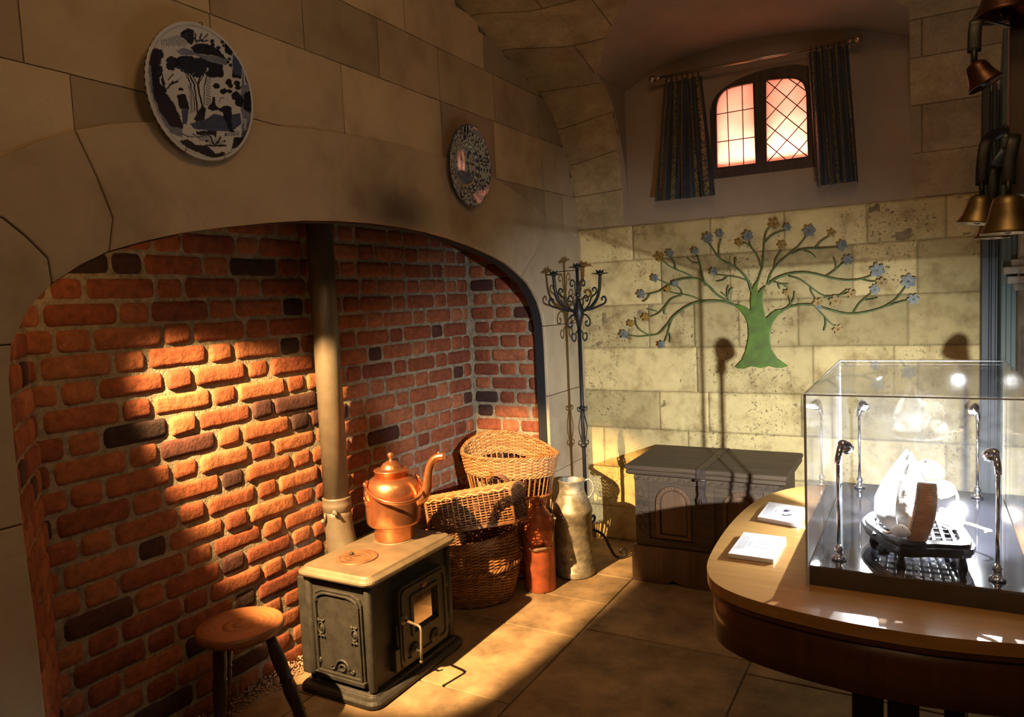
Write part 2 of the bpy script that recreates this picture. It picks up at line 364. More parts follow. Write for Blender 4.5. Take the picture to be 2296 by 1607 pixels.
# ---- arch wall (fireplace facade)
inner = [(.857, 0), (.856, .45), (.855, .75), (.848, 1.0), (.848, 1.2), (.850, 1.33), (.862, 1.405), (.907, 1.486), (.96, 1.539), (1.03, 1.583), (1.104, 1.619), (1.2, 1.648), (1.313, 1.676), (1.47, 1.703), (1.632, 1.727), (1.78, 1.745), (1.932, 1.755), (2.12, 1.760), (2.307, 1.757), (2.46, 1.748), (2.613, 1.731), (2.8, 1.704), (2.979, 1.668), (3.1, 1.637), (3.189, 1.602), (3.25, 1.575), (3.32, 1.54), (3.371, 1.50), (3.43, 1.44), (3.468, 1.37), (3.484, 1.31), (3.49, 1.2), (3.49, .93), (3.49, .5), (3.49, 0)]
def fA(y, z, h): return (XA+h, y, z)
vprofA = [(4.0, 1.853), (3.985, 1.98), (3.957, 2.10), (3.905, 2.21), (3.836, 2.311), (3.723, 2.451), (3.595, 2.543), (3.376, 2.618), (3.073, 2.688), (2.92, 2.733), (2.778, 2.775), (2.3, 2.93), (1.8, 3.05), (1.2, 3.12), (0.2, 3.15), (-1.9, 3.15)]
vprofB = [(4.0, 1.853), (4.0, 2.0), (3.985, 2.11), (3.94, 2.26), (3.88, 2.385), (3.80, 2.50), (3.70, 2.565), (3.50, 2.63), (3.25, 2.69), (3.05, 2.73), (2.85, 2.78), (2.35, 2.93), (1.85, 3.05), (1.2, 3.12), (0.2, 3.15), (-1.9, 3.15)]
bk = MB()
outer = [(-1.9, 0)]+[(-1.9, 3.15)]+[(y, z) for y, z in vprofA[::-1][1:]]+[(4.0, 1.853), (4.0, 0)]
poly = outer+inner[::-1]
bk.prism([poly], fA, -0.045, 0.0)
wa = struct(bk.obj('wall_left', ['joint']), 'pale stone wall with the wide arched fireplace opening')
# black edge of the opening
e = MB()
ine = [(y+(2.17-y)*.0015, z-(.002 if z > 1.35 else 0)) for y, z in inner]
for i in range(len(inner)-1):
    (y0, z0), (y1, z1) = ine[i], ine[i+1]
    vs = [(XA+0.0005, y0, z0), (XA+0.0005, y1, z1), (XA-0.05, y1, z1), (XA-0.05, y0, z0)]
    e.add(vs, [(0, 1, 2, 3)])
e.obj('opening_edge', 'black', wa)
# ring of dressed voussoirs, standing just proud of the ashlar above
def idx(y, z): return min(range(len(inner)), key=lambda i: (inner[i][0]-y)**2+(inner[i][1]-z)**2)
routL = [(.2, 1.405), (.2, 1.80), (.6, 1.76), (.80, 1.79), (.882, 1.822), (.961, 1.869), (1.045, 1.907)]
rcrown = [(1.045, 1.907), (1.14, 1.94), (1.247, 1.965), (1.44, 2.003), (1.633, 2.03), (1.82, 2.052), (2.0, 2.066), (2.3, 2.078), (2.595, 2.075), (2.83, 2.062), (3.055, 2.035), (3.3, 1.985), (3.521, 1.914)]
J1 = [(1.09, 1.80), (1.122, 1.703)]; J0o = [(.869, 1.684), (.912, 1.647), (.956, 1.598)]
JR = [(3.493, 1.782), (3.42, 1.70)]
i1, i0, im, ir = idx(1.104, 1.619), idx(.96, 1.539), idx(.862, 1.405), idx(3.25, 1.575)
ir2, ir3, ir4 = idx(3.484, 1.31), idx(3.49, .93), idx(3.49, .5)
stones = []
stones.append([(.2, 0), (.2, .48)]+[(.856, .48), (.857, 0)])
stones.append([(.2, .48), (.2, 1.0), (.848, 1.0), (.855, .75), (.856, .48)])
stones.append([(.2, 1.0), (.2, 1.405)]+[(.862, 1.405), (.850, 1.33), (.848, 1.2), (.848, 1.0)])
stones.append([(.2, 1.405), (.2, 1.80), (.60, 1.80)]+J0o+[inner[i] for i in range(i0, im-1, -1)])
stones.append([(.60, 1.80), (.80, 1.79), (.882, 1.822), (.961, 1.869), (1.045, 1.907)]+J1+[inner[i] for i in range(i1, i0-1, -1)]+J0o[::-1])
stones.append(rcrown+JR+[inner[i] for i in range(ir, i1-1, -1)]+J1[::-1])
stones.append([(3.521, 1.914), (3.75, 1.85), (3.995, 1.80), (3.995, 1.62), (3.62, 1.60), (3.6, 1.31)]+[inner[i] for i in range(ir2, ir-1, -1)]+JR[::-1])
stones.append([(3.62, 1.60), (3.995, 1.62), (3.995, 1.31), (3.6, 1.31)])
stones.append([inner[ir2], (3.995, 1.31), (3.995, .93), inner[ir3], inner[ir3-1]])
stones.append([inner[ir3], (3.995, .93), (3.995, .5), inner[ir4]])
stones.append([inner[ir4], (3.995, .5), (3.995, 0), (3.49, 0)])
def shrink(pl, d):
    n = len(pl); out = []; area = sum(pl[i][0]*pl[(i+1) % n][1]-pl[(i+1) % n][0]*pl[i][1] for i in range(n)); sg = 1 if area > 0 else -1
    for i in range(n):
        a, b, c = Vector(pl[i-1]), Vector(pl[i]), Vector(pl[(i+1) % n])
        d1 = (b-a).normalized(); d2 = (c-b).normalized(); n1 = Vector((-d1.y, d1.x))*sg; n2 = Vector((-d2.y, d2.x))*sg
        m = n1+n2; m = m/max(m.length_squared, 0.6)*2 if m.length > 1e-6 else n1
        out.append(tuple(b+m*d))
    return out
rg = MB(); tones = [.45, .5, .42, .38, .42, .55, .42, .5, .5, .45, .5]
for s_, t in zip(stones, tones):
    rg.tone = t; rg.prism([shrink(s_, 0.0016)], fA, -0.002, 0.016)
rg.obj('voussoir_ring', 'arch', wa, bevel=0.004, seg=2)
# ashlar courses above the ring
def below_ring(y, z):
    pts = [(.2, 1.80), (.6, 1.74), (.8, 1.75)]+rcrown+[(3.75, 1.83), (4.0, 1.78)]
    for (a, b), (c, d) in zip(pts, pts[1:]):
        if a <= y <= c: return z < b+(d-b)*(y-a)/(c-a)-0.035
    return z < 1.7
def above_vault(y, z):
    for (a, b), (c, d) in zip(vprofA, vprofA[1:]):
        if c <= y <= a: return z > b+(d-b)*((a-y)/(a-c))+0.0
    return False
def ashlar(mb, rows, fn, skip=None, gap=0.0015, cell=0.045, amp=0.002, depth=0.006, rough=None):
    for z0, z1, js in rows:
        for a, b in zip(js, js[1:]):
            mb.tone = random.random(); rz = random.random(); off = random.uniform(-0.001, 0.001); am = amp*(0.4+1.2*rz*rz*2)
            u0_, u1_, v0_, v1_ = a+gap, b-gap, z0+gap, z1-gap
            nu = max(2, int((u1_-u0_)/cell)); nv = max(2, int((v1_-v0_)/cell)); o = len(mb.v); sd = random.uniform(0, 50)
            for i in range(nu+1):
                for j in range(nv+1):
                    u = u0_+(u1_-u0_)*i/nu; v = v0_+(v1_-v0_)*j/nv
                    edge = i in (0, nu) or j in (0, nv)
                    h = depth+off+am*(nz((u*14+sd, v*14, 3))+0.6*nz((u*45, v*45+sd, 5)))
                    if edge:
                        h = depth*0.35; u += 0.002*nz((u*20, v*20, sd)); v += 0.002*nz((v*20, u*20, sd))
                    mb.v.append(tuple(fn(u, v, h)))
            for i in range(nu):
                for j in range(nv):
                    cu = u0_+(u1_-u0_)*(i+.5)/nu; cv = v0_+(v1_-v0_)*(j+.5)/nv
                    if skip and skip(cu, cv): continue
                    A = o+i*(nv+1)+j; mb.face((A, A+nv+1, A+nv+2, A+1), True)
            per = [(i, 0) for i in range(nu)]+[(nu, j) for j in range(nv)]+[(i, nv) for i in range(nu, 0, -1)]+[(0, j) for j in range(nv, 0, -1)]
            if not skip:
                o2 = len(mb.v)
                for i, j in per:
                    u = u0_+(u1_-u0_)*i/nu; v = v0_+(v1_-v0_)*j/nv; mb.v.append(tuple(fn(u, v, -0.001)))
                k = len(per)
                for q in range(k):
                    A = o+per[q][0]*(nv+1)+per[q][1]; B = o+per[(q+1) % k][0]*(nv+1)+per[(q+1) % k][1]
                    mb.face((A, B, o2+(q+1) % k, o2+q))
au = MB()
rowsA = [(1.45, 1.74, [-1.9, -1.2, -0.5, .2]), (1.74, 2.04, [-1.9, -1.3, -.6, -.1, .45, 1.052, 1.5, 2.012, 2.6, 3.06, 3.57, 3.8, 4.0]),
         (2.04, 2.31, [-1.9, -1.5, -.8, -.2, .3, .95, 1.47, 2.012, 2.62, 3.06, 3.56, 4.0]),
         (2.31, 2.53, [-1.9, -1.1, -.5, .1, .8, 1.473, 1.84, 2.225, 2.62, 3.08, 3.53, 4.0]),
         (2.53, 2.80, [-1.9, -1.3, -.6, .2, .9, 1.3, 1.9, 2.4, 3.0, 3.6]), (2.80, 3.15, [-1.9, -1, 0, .7, 1.5, 2.2, 2.9])]
for k in range(4): rowsA.append((1.45-.36*(k+1), 1.45-.36*k, [-1.9, -1.3+.2*(k % 2), -.6, .2]))
ashlar(au, rowsA, fA, skip=lambda y, z: below_ring(y, z) or above_vault(y, z+0.0), amp=0.003)
au.obj('ashlar_face', 'arch', wa)

# ---- vaulted ceiling springing from the window wall
def prof(x, t):
    k = len(vprofA)-1; f = min(max(t, 0), 1)*k; i = min(int(f), k-1); f -= i
    w = min(1, max(0, (x-XA)/0.32)); w = w*w*(3-2*w)
    a = [vprofA[i][d]*(1-w)+vprofB[i][d]*w for d in (0, 1)]; b = [vprofA[i+1][d]*(1-w)+vprofB[i+1][d]*w for d in (0, 1)]
    return a[0]+(b[0]-a[0])*f, a[1]+(b[1]-a[1])*f
NX0, NX1 = -1.46, -0.045
narc = [(-1.46, 2.60), (-1.315, 2.665), (-1.2, 2.70), (-1.078, 2.725), (-.9, 2.74), (-.731, 2.742), (-.6, 2.735), (-.455, 2.716), (-.32, 2.69), (-.199, 2.658), (-.045, 2.60)]
def zc(x):
    x = min(max(x, -1.46), -.045)
    for (a, b), (c, d) in zip(narc, narc[1:]):
        if a <= x <= c: return b+(d-b)*(x-a)/(c-a)
    return 1.853
def t_at(x, z):
    lo, hi = 0.0, 1.0
    for _ in range(30):
        m = (lo+hi)/2
        if prof(x, m)[1] < z: lo = m
        else: hi = m
    return lo
def vault_material():
    m, nt, ns, lk, b = new_mat('vault_stone')
    uv = ns.new('ShaderNodeUVMap'); uv.uv_map = 'UVMap'
    br = N(nt, 'ShaderNodeTexBrick'); lk.new(uv.outputs[0], br.inputs['Vector']); br.offset = 0.37
    br.inputs['Scale'].default_value = 1.0; br.inputs['Brick Width'].default_value = 0.62; br.inputs['Row Height'].default_value = 0.27
    br.inputs['Mortar Size'].default_value = 0.004; br.inputs['Mortar Smooth'].default_value = 0.3; br.inputs['Bias'].default_value = 0.0
    br.inputs['Color1'].default_value = (0.36, 0.28, 0.17, 1); br.inputs['Color2'].default_value = (0.47, 0.37, 0.225, 1); br.inputs['Mortar'].default_value = (0.20, 0.15, 0.085, 1)
    tc = ns.new('ShaderNodeTexCoord')
    n1 = N(nt, 'ShaderNodeTexNoise', Scale=6.0, Detail=7.0, Roughness=0.65); lk.new(tc.outputs['Object'], n1.inputs['Vector'])
    n2 = N(nt, 'ShaderNodeTexNoise', Scale=60.0, Detail=5.0, Roughness=0.7); lk.new(tc.outputs['Object'], n2.inputs['Vector'])
    c = mixc(nt, 1.0, br.outputs['Color'], ramp(nt, n1.outputs['Fac'], [(0.3, (.6, .56, .5)), (0.65, (1.1, 1.08, 1.0))]), 'MULTIPLY')
    c = mixc(nt, 0.28, c, ramp(nt, n2.outputs['Fac'], [(0.34, (.25, .2, .15)), (0.5, (1, 1, 1))]), 'MULTIPLY')
    lk.new(c, b.inputs['Base Color']); b.inputs['Roughness'].default_value = 0.92; b.inputs['Specular IOR Level'].default_value = 0.2
    h = mixc(nt, 0.4, n1.outputs['Color'], n2.outputs['Color']); iv = ns.new('ShaderNodeMath'); iv.operation = 'SUBTRACT'; iv.inputs[0].default_value = 1.0; lk.new(br.outputs['Fac'], iv.inputs[1])
    h = mixc(nt, 1.0, h, iv.outputs[0], 'MULTIPLY')
    bp = N(nt, 'ShaderNodeBump', Strength=0.8, Distance=0.006); lk.new(h, bp.inputs['Height']); lk.new(bp.outputs['Normal'], b.inputs['Normal'])
    return m
M['vault'] = vault_material()
vb = MB(); uvs = []
xs = [XA+0.0005+i*(NX0-XA-0.0006)/8 for i in range(9)]+[NX0+1e-4]+[a for a, _ in narc[1:-1]]+[NX1-1e-4, NX1, .05, .15, .22, .5, 1.0, 1.8, 2.6]
xs2 = []
for a, b in zip(xs, xs[1:]):
    k = 3 if NX0 < a < NX1 and b-a > 0.05 else 1
    xs2 += [a+(b-a)*i/k for i in range(k)]
xs = xs2+[2.6]; NT = 60
for x in xs:
    innch = NX0 < x < NX1
    t0 = t_at(x, zc(x)) if innch else 0
    for j in range(NT+1):
        t = t0+(1-t0)*(j/NT); y, z = prof(x, t)
        amp = 0.004*nz((x*9, y*9, z*9)) if j else 0
        vb.v.append((x, y-amp*0.7, z-amp)); uvs.append((x, t*len(vprofA)*0.165))
for i in range(len(xs)-1):
    if abs(xs[i+1]-xs[i]) < 1e-3 : continue
    for j in range(NT): a = i*(NT+1)+j; vb.face((a, a+NT+1, a+NT+2, a+1), True)
vo = struct(vb.obj('ceiling', 'vault'), 'rough stone vault rising from the window wall')
uvl = vo.data.uv_layers.new(name='UVMap')
for lp in vo.data.loops: uvl.data[lp.index].uv = uvs[lp.vertex_index]

# ---- window recess: plaster back, cheeks and arched head
wy = 3.998
fo = [(606, 392), (603, 330), (592, 280), (583, 232), (584, 214), (592, 196), (612, 176), (640, 163), (672, 155), (710, 150), (745, 146), (775, 145), (797, 148), (812, 158), (822, 176), (830, 240), (832, 372)]
def zt(px, py): return (1000+px, py)
foW = [P(*zt(a, b), 1, 4.0) for a, b in fo]
frame_outer = [(-.985, 2.055), (-.985, 2.40), (-.975, 2.45), (-.945, 2.495), (-.90, 2.525), (-.84, 2.55), (-.75, 2.57), (-.65, 2.577), (-.55, 2.572), (-.50, 2.555), (-.465, 2.52), (-.452, 2.46), (-.452, 2.055)]
def fD(x, z, h): return (x, YD-h, z)
nb = MB()
nout = [(NX0, 1.853)]+[(NX0, 2.60)]+narc[1:-1]+[(NX1, 2.60), (NX1, 1.853)]
nb.prism([nout, frame_outer], fD, -0.06, 0.0)
wn = struct(nb.obj('wall_niche', 'plaster'), 'smooth plaster recess holding the small window')
ch = MB()
for X in (NX0, NX1):
    pts = [(YD, 1.853)]
    for j in range(0, 26):
        t = t_at(X, zc(X)-1e-4)*j/25; y, z = prof(X, t); pts.append((y-0.001, z))
    pts.append((YD, 2.60)); pts = pts[1:]
    ch.prism([pts], lambda a, b, h: (X+h, a, b), -0.03 if X == NX0 else -.003, 0.0 if X == NX0 else -.0005)
ch.obj('recess_cheek', 'plaster', wn)
hd = MB(); nn = 40
def headf(u, v):
    x = NX0+(NX1-NX0)*u; z = zc(x); yf = prof(x, t_at(x, z))[0]; return (x, YD+(yf-0.002-YD)*v, z+0.0005)
hd.grid(nn, 8, headf); hd.obj('recess_head', 'plaster', wn)

# ---- window wall, lower ashlar
aw = MB()
rowsB = [(1.655, 1.85, [-1.78, -1.44, -1.0, -.62, -.235, .10, .24]), (1.40, 1.655, [-1.78, -1.28, -.9, -.30, -.02, .24]),
         (1.152, 1.40, [-1.78, -1.36, -1.10, -.86, -.56, -.06, .24]), (.90, 1.152, [-1.78, -1.09, -.49, -.12, .24]),
         (.678, .90, [-1.78, -1.31, -1.03, -.55, 0, .24]), (.44, .678, [-1.78, -1.66, -1.15, -.5, .1, .24]), (.2, .44, [-1.78, -1.4, -.9, -.3, .24]), (0, .2, [-1.78, -1.2, -.6, .0, .24])]
ashlar(aw, rowsB, fD, cell=0.013, amp=0.0052, depth=0.006, gap=0.0008)
wb = struct(aw.obj('wall_back', 'ashlar'), 'rough ashlar wall under the window')
jb = MB(); jb.box((-1.9, YD-0.001, 0), (.26, YD+0.06, 1.853)); jb.obj('joint_mortar', 'pointing', wb)

# ---- right edge: painted door frame, pier
t1 = MB()
t1.box((.232, 3.90, 0), (.262, 4.02, 2.7)); t1.box((.262, 3.93, 0), (.298, 4.02, 2.7)); t1.box((.270, 3.915, 0), (.288, 3.94, 2.7))
struct(t1.obj('trim_1', 'bluegrey', bevel=0.003), 'slate blue door frame post')
t2 = MB(); t2.box((.298, 3.80, 0), (.355, 4.02, 2.7)); t2.box((.315, 3.785, 0), (.335, 3.81, 2.7))
struct(t2.obj('trim_2', 'teal', bevel=0.003), 'sage green door post')
t3 = MB()
def fP(x, z, h): return (x, 3.70-h, z)
ashlar(t3, [(0, .5, [.357, .8, 1.3]), (.5, .9, [.357, .7, 1.3]), (.9, 1.25, [.357, .9, 1.3]), (1.25, 1.40, [.357, .8, 1.3]), (1.52, 1.9, [.357, .9, 1.3]), (1.9, 2.3, [.357, .7, 1.3]), (2.3, 2.7, [.357, 1.3])], fP, amp=0.003)
t3.box((.355, 3.701, 0), (2.6, 4.02, 2.9))
for zz, o_ in ((1.40, .02), (1.43, .045), (1.47, .06), (1.50, .03)): t3.box((.355-o_, 3.70-o_, zz), (1.3, 3.72, zz+.03))
struct(t3.obj('wall_right', 'greystone', bevel=0.004), 'grey stone pier with a moulded capital')

# unseen sides of the room that close it
fr = MB(); fr.box((2.6, -1.9, 0), (2.7, 4.1, 3.3)); struct(fr.obj('wall_side', 'plaster'))
fr = MB(); fr.box((-1.9, -2.0, 0), (2.7, -1.9, 3.3)); struct(fr.obj('wall_front', 'plaster'))

# ---- brick fireplace
def brick(mb, c, ud, nd, L, H, proud, seed, wig=0.0026):
    """rounded, knocked-about brick; c centre, ud along wall, nd outward"""
    nu, nv = max(3, int(L/0.03)), 4; o = len(mb.v); ud = Vector(ud); nd = Vector(nd); zz = Vector((0, 0, 1)); c = Vector(c)
    us = [-.5]+[-.5+.006/L]+[-.5+.016/L+(1-.032/L)*i/(nu-1) for i in range(nu)]+[.5-.006/L]+[.5]
    vsx = [-.5, -.5+.07, -.25, 0, .25, .5-.07, .5]
    for i, u in enumerate(us):
        for j, v in enumerate(vsx):
            eu = min(i, len(us)-1-i); ev = min(j, len(vsx)-1-j)
            x = u*L; z = v*H; h = proud
            if eu == 0 or ev == 0: h = proud-0.011
            if eu == 1 and ev > 0: h = proud-0.0025
            if ev == 1 and eu > 0: h = proud-0.0025
            if eu <= 1 and ev <= 1: x *= 1-.006/L*1.5; z *= .95; h -= 0.002
            p = (x*22+seed, z*22, seed*.7)
            x += wig*0.5*nz(p, 1.3); z += wig*0.75*nz((p[1], p[0], seed), 1.1)
            h += wig*0.75*nz(p, 1.0)+0.0014*nz(p, 3.5)
            mb.v.append(tuple(c+ud*x+zz*z+nd*h))
    W_ = len(vsx)
    for i in range(len(us)-1):
        for j in range(W_-1): a = o+i*W_+j; mb.face((a, a+W_, a+W_+1, a+1), True)
def brick_wall(mb, p0, p1, nd, z0, ncourse, ph, off0=0.0, bond='flemish', proud=0.0075, sag=None):
    p0 = Vector(p0); p1 = Vector(p1); L = (p1-p0).length; ud = (p1-p0).normalized(); seed = 0
    for c in range(ncourse):
        u = -0.30+(0.164 if c % 2 else 0.0)+random.uniform(-.012, .012)+off0; k = 0
        while u < L:
            ln = .226 if k % 2 == 0 else .103
            ln *= random.uniform(.96, 1.04); k += 1
            a, b = max(u, 0.0), min(u+ln, L)
            if b-a > 0.03:
                seed += 1.37; r = random.random()
                mb.tone = random.uniform(.0, .15) if r < (.16 if ln < .15 else .07) else random.uniform(.24, 1.0)
                um = (a+b)/2; zs = sag(um) if sag else 0
                ctr = p0+ud*um; ctr.z = z0+ph*(c+.5)+random.uniform(-.002, .002)+zs
                brick(mb, ctr, ud, nd, b-a, ph-.0105+random.uniform(-.002, .002), proud+random.uniform(-.003, .004), seed)
            u += ln+.0095
CH = .0795
ZB = 1.351-17*CH
wbk = MB(); brick_wall(wbk, (XB, 1.13, 0), (XB, 3.50, 0), (1, 0, 0), ZB, 26, CH)
bw = struct(wbk.obj('wall_hearth', 'brick'), 'red brick back of the fireplace with pale mortar')
mo = MB()
def mortar_patch(mb, p0, p1, nd, h=2.05, thick=0.05):
    p0 = Vector(p0); p1 = Vector(p1); nd = Vector(nd); nu = int((p1-p0).length/0.02); nv = int(h/0.02)
    def f(u, v):
        p = p0.lerp(p1, u); z = h*v; return (p.x+nd.x*.0025*nz((u*40, v*60, 1)), p.y+nd.y*.0025*nz((u*40, v*60, 1)), z)
    mb.grid(nu, nv, f)
mortar_patch(mo, (XB, 1.05, 0), (XB, 3.56, 0), (1, 0, 0))
mo.box((XB-.1, 1.0, 0), (XB-.006, 3.6, 2.05))
mo.obj('brick_mortar', 'mortar', bw)
er = MB(); brick_wall(er, (XB+.012, 3.517, 0), (XA-.05, 3.517, 0), (0, -1, 0), ZB, 26, CH, off0=0.07, proud=0.006)
ee = struct(er.obj('wall_hearth_end', 'brick'), 'narrow brick end wall in shadow at the right of the fireplace')
mo = MB(); mortar_patch(mo, (XB, 3.517, 0), (XA-.047, 3.517, 0), (0, -1, 0)); mo.box((XB, 3.523, 0), (XA-.047, 3.60, 2.05)); mo.obj('brick_mortar', 'mortar', ee)
d = Vector((XB-(XA-.05), 1.14-.86, 0)).normalized(); nl = Vector((-d.y, d.x, 0)); nl = nl if nl.y > 0 else -nl
lr = MB(); brick_wall(lr, (XA-.05, .862, 0), (XB+.0, 1.14, 0), nl, ZB, 19, CH, off0=0.03, proud=0.008)
le = struct(lr.obj('wall_hearth_splay', 'brick'), 'splayed brick cheek at the left of the fireplace')
mo = MB(); mortar_patch(mo, (XA-.047, .858, 0), (XB, 1.14, 0), nl, h=1.50)
mo.obj('brick_mortar', 'mortar', le)
hc = MB(); hc.box((XB-.1, .2, 2.55), (XA-.045, 3.6, 2.62)); hc.box((XB-.1, .2, 0), (XA-.046, .3, 2.6)); hc.box((XB-.1, .3, 0), (XB-.02, 1.05, 2.6)); hc.box((XB-.1, 1.0, 2.05), (XB-.02, 3.6, 2.6)); hc.box((XB-.1, 3.52, 2.05), (XA-.046, 3.6, 2.6)); struct(hc.obj('ceiling_hearth', 'black'), 'black throat of the chimney')

# ================================================================== OBJECTS
# ---- window with leaded lights
win = struct(thing('window_1', 'small arched oak window with square and diamond leaded lights', 'window', (-.72, 4.0, 2.055)))
del win['category']
def Z3(zx, zy, y=4.0):
    """photo detail coordinates (window crop) to the plane y"""
    return P(1400+zx/4.1, 80+zy/4.1, 1, y)
def xz(v): return (v.x, v.z)
paneL = [xz(Z3(*p)) for p in smooth_path([(850, 1220), (846, 950), (842, 700), (848, 620), (875, 550), (940, 488), (1080, 448), (1188, 430)], 3)]+[xz(Z3(1200, 800)), xz(Z3(1212, 1176))]
paneR = [xz(Z3(1305, 1165)), xz(Z3(1300, 800)), xz(Z3(1297, 405))]+[xz(Z3(*p)) for p in smooth_path([(1400, 395), (1500, 388), (1580, 395), (1640, 432), (1668, 490), (1680, 600), (1692, 1115)], 3)]
fm = MB(); fm.prism([frame_outer, paneL, paneR], fD, -0.05, 0.004); fm.obj('window_frame', 'frame', win, bevel=0.004)
mt = MB()
mt.tube([(x, YD-.006, z) for x, z in paneL], 0.0035, 6, closed=True); mt.tube([(x, YD-.006, z) for x, z in paneR], 0.0035, 6, closed=True)
mt.obj('casement_edge', 'frame', win)
def glow_pane():
    m, nt, ns, lk, b = new_mat('frosted_pane'); ns.remove(b); out = ns['Material Output']
    tl = N(nt, 'ShaderNodeBsdfTranslucent'); tl.inputs[0].default_value = (0.95, 0.80, 0.74, 1)
    tc = ns.new('ShaderNodeTexCoord'); nzn = N(nt, 'ShaderNodeTexNoise', Scale=5.0, Detail=3.0); lk.new(tc.outputs['Object'], nzn.inputs['Vector'])
    c = ramp(nt, nzn.outputs['Fac'], [(0.3, (0.85, 0.70, 0.65)), (0.6, (0.95, 0.86, 0.82))]); lk.new(c, tl.inputs[0])
    lk.new(tl.outputs[0], out.inputs[0]); return m
M['pane'] = glow_pane()
for nm, pl in (('pane', paneL), ('pane', paneR)):
    pm = MB(); pm.prism([pl], fD, -0.024, -0.020); pm.obj(nm, 'pane', win)
ld = MB()
segsL = [((942, 490), (965, 1205)), ((1082, 450), (1097, 1190)), ((843, 725), (1195, 665)), ((848, 980), (1207, 930))]
segsR = [((1298, 408), (1683, 718)), ((1300, 600), (1690, 910)), ((1305, 810), (1690, 1115)), ((1308, 990), (1490, 1143)), ((1505, 390), (1677, 512)),
         ((1455, 392), (1300, 580)), ((1620, 415), (1302, 775)), ((1680, 535), (1305, 965)), ((1686, 745), (1318, 1160)), ((1690, 950), (1530, 1138))]
for grp in (segsL, segsR):
    ld = MB()
    for a, b in grp: ld.tube([Z3(*a, 4.012), Z3(*b, 4.012)], 0.0026, 6)
    ld.obj('leading', 'lead', win)
# light box behind the panes
lb = MB(); z0, z1, x0, x1 = 1.98, 2.66, -1.05, -.40
lb.box((x0, 4.30, z0), (x1, 4.31, z1)); lb.box((x0, 4.055, z0-.01), (x1, 4.31, z0)); lb.box((x0, 4.055, z1), (x1, 4.31, z1+.01)); lb.box((x0-.01, 4.055, z0), (x0, 4.31, z1)); lb.box((x1, 4.055, z0), (x1+.01, 4.31, z1))
M['lightbox'] = plain('light_box_lining', (0.75, 0.42, 0.34), 0.9, var=0.05)
lb.obj('light_box', 'lightbox', win)
o = lamp('window_tube', 'AREA', (-.72, 4.11, 2.02), 9, (1.0, 0.56, 0.42), aim=(-.72, 4.04, 2.5), shape='RECTANGLE', size=0.60); o.data.size_y = 0.10

# ---- curtain pole and curtains
yr = 3.88
rl, rr_ = P(1466, 177, 1, yr), P(1919, 89, 1, yr); zr = (rl.z+rr_.z)/2
pole = thing('curtain_pole', 'thin metal curtain pole with ball finials above the window', 'curtain pole', (0.5*(rl.x+rr_.x), yr, zr))
m = MB(); m.tube([(rl.x, yr, rl.z), (rr_.x, yr, rr_.z)], 0.0075, 12); m.obj('rod', 'rod', pole)
for q in (rl, rr_):
    m = MB(); s_ = 1 if q is rr_ else -1
    m.ball((q.x+s_*.008, yr, q.z), 0.0215, 12); m.tube([(q.x-s_*.035, yr, q.z), (q.x-s_*.012, yr, q.z)], 0.0115, 12); m.obj('finial', 'rod', pole)
    m = MB(); m.tube([(q.x-s_*.05, yr, q.z), (q.x-s_*.05, YD+0.0, q.z)], 0.006, 8); m.lathe([(.016, 0), (.016, .006)], (q.x-s_*.05, YD-.006, q.z), 16, Matrix.Rotation(-pi/2, 3, 'X')); m.obj('bracket', 'rod', pole)
def curtain_mat():
    m, nt, ns, lk, b = new_mat('striped_brocade')
    uv = ns.new('ShaderNodeUVMap'); uv.uv_map = 'UVMap'; sp = ns.new('ShaderNodeSeparateXYZ'); lk.new(uv.outputs[0], sp.inputs[0])
    mp = ns.new('ShaderNodeMapping'); mp.inputs['Scale'].default_value = (26, 26, 1); lk.new(uv.outputs[0], mp.inputs[0])
    n = N(nt, 'ShaderNodeTexNoise', Scale=1.0, Detail=4.0, Distortion=2.5); lk.new(mp.outputs[0], n.inputs['Vector'])
    vo_ = N(nt, 'ShaderNodeTexVoronoi', Scale=16.0); lk.new(uv.outputs[0], vo_.inputs['Vector'])
    def stripe(freq, lo, hi, ph=0.0):
        a = ns.new('ShaderNodeMath'); a.operation = 'MULTIPLY_ADD'; a.inputs[1].default_value = freq; a.inputs[2].default_value = ph; lk.new(sp.outputs[0], a.inputs[0])
        f = ns.new('ShaderNodeMath'); f.operation = 'FRACT'; lk.new(a.outputs[0], f.inputs[0])
        r = ns.new('ShaderNodeValToRGB'); r.color_ramp.interpolation = 'CONSTANT'; e = r.color_ramp.elements
        e[0].position = 0; e[0].color = (0, 0, 0, 1); e[1].position = lo; e[1].color = (1, 1, 1, 1); k = e.new(hi); k.color = (0, 0, 0, 1)
        lk.new(f.outputs[0], r.inputs[0]); return r.outputs[0]
    base = ramp(nt, vo_.outputs['Distance'], [(0.10, (0.006, 0.008, 0.013)), (0.3, (0.018, 0.024, 0.038))])
    fl = ramp(nt, n.outputs['Fac'], [(0.47, (0.02, 0.025, 0.03)), (0.53, (0.24, 0.165, 0.03))])
    c = mixc(nt, stripe(5.0, .40, .66), base, fl)
    c = mixc(nt, stripe(5.0, .04, .07), c, (0.12, 0.09, 0.022)); c = mixc(nt, stripe(5.0, .12, .14), c, (0.12, 0.09, 0.022)); c = mixc(nt, stripe(5.0, .09, .10), c, (0.10, 0.12, 0.05))
    lk.new(c, b.inputs['Base Color']); b.inputs['Roughness'].default_value = 0.75; b.inputs['Sheen Weight'].default_value = 0.15; return m
M['curtain'] = curtain_mat()
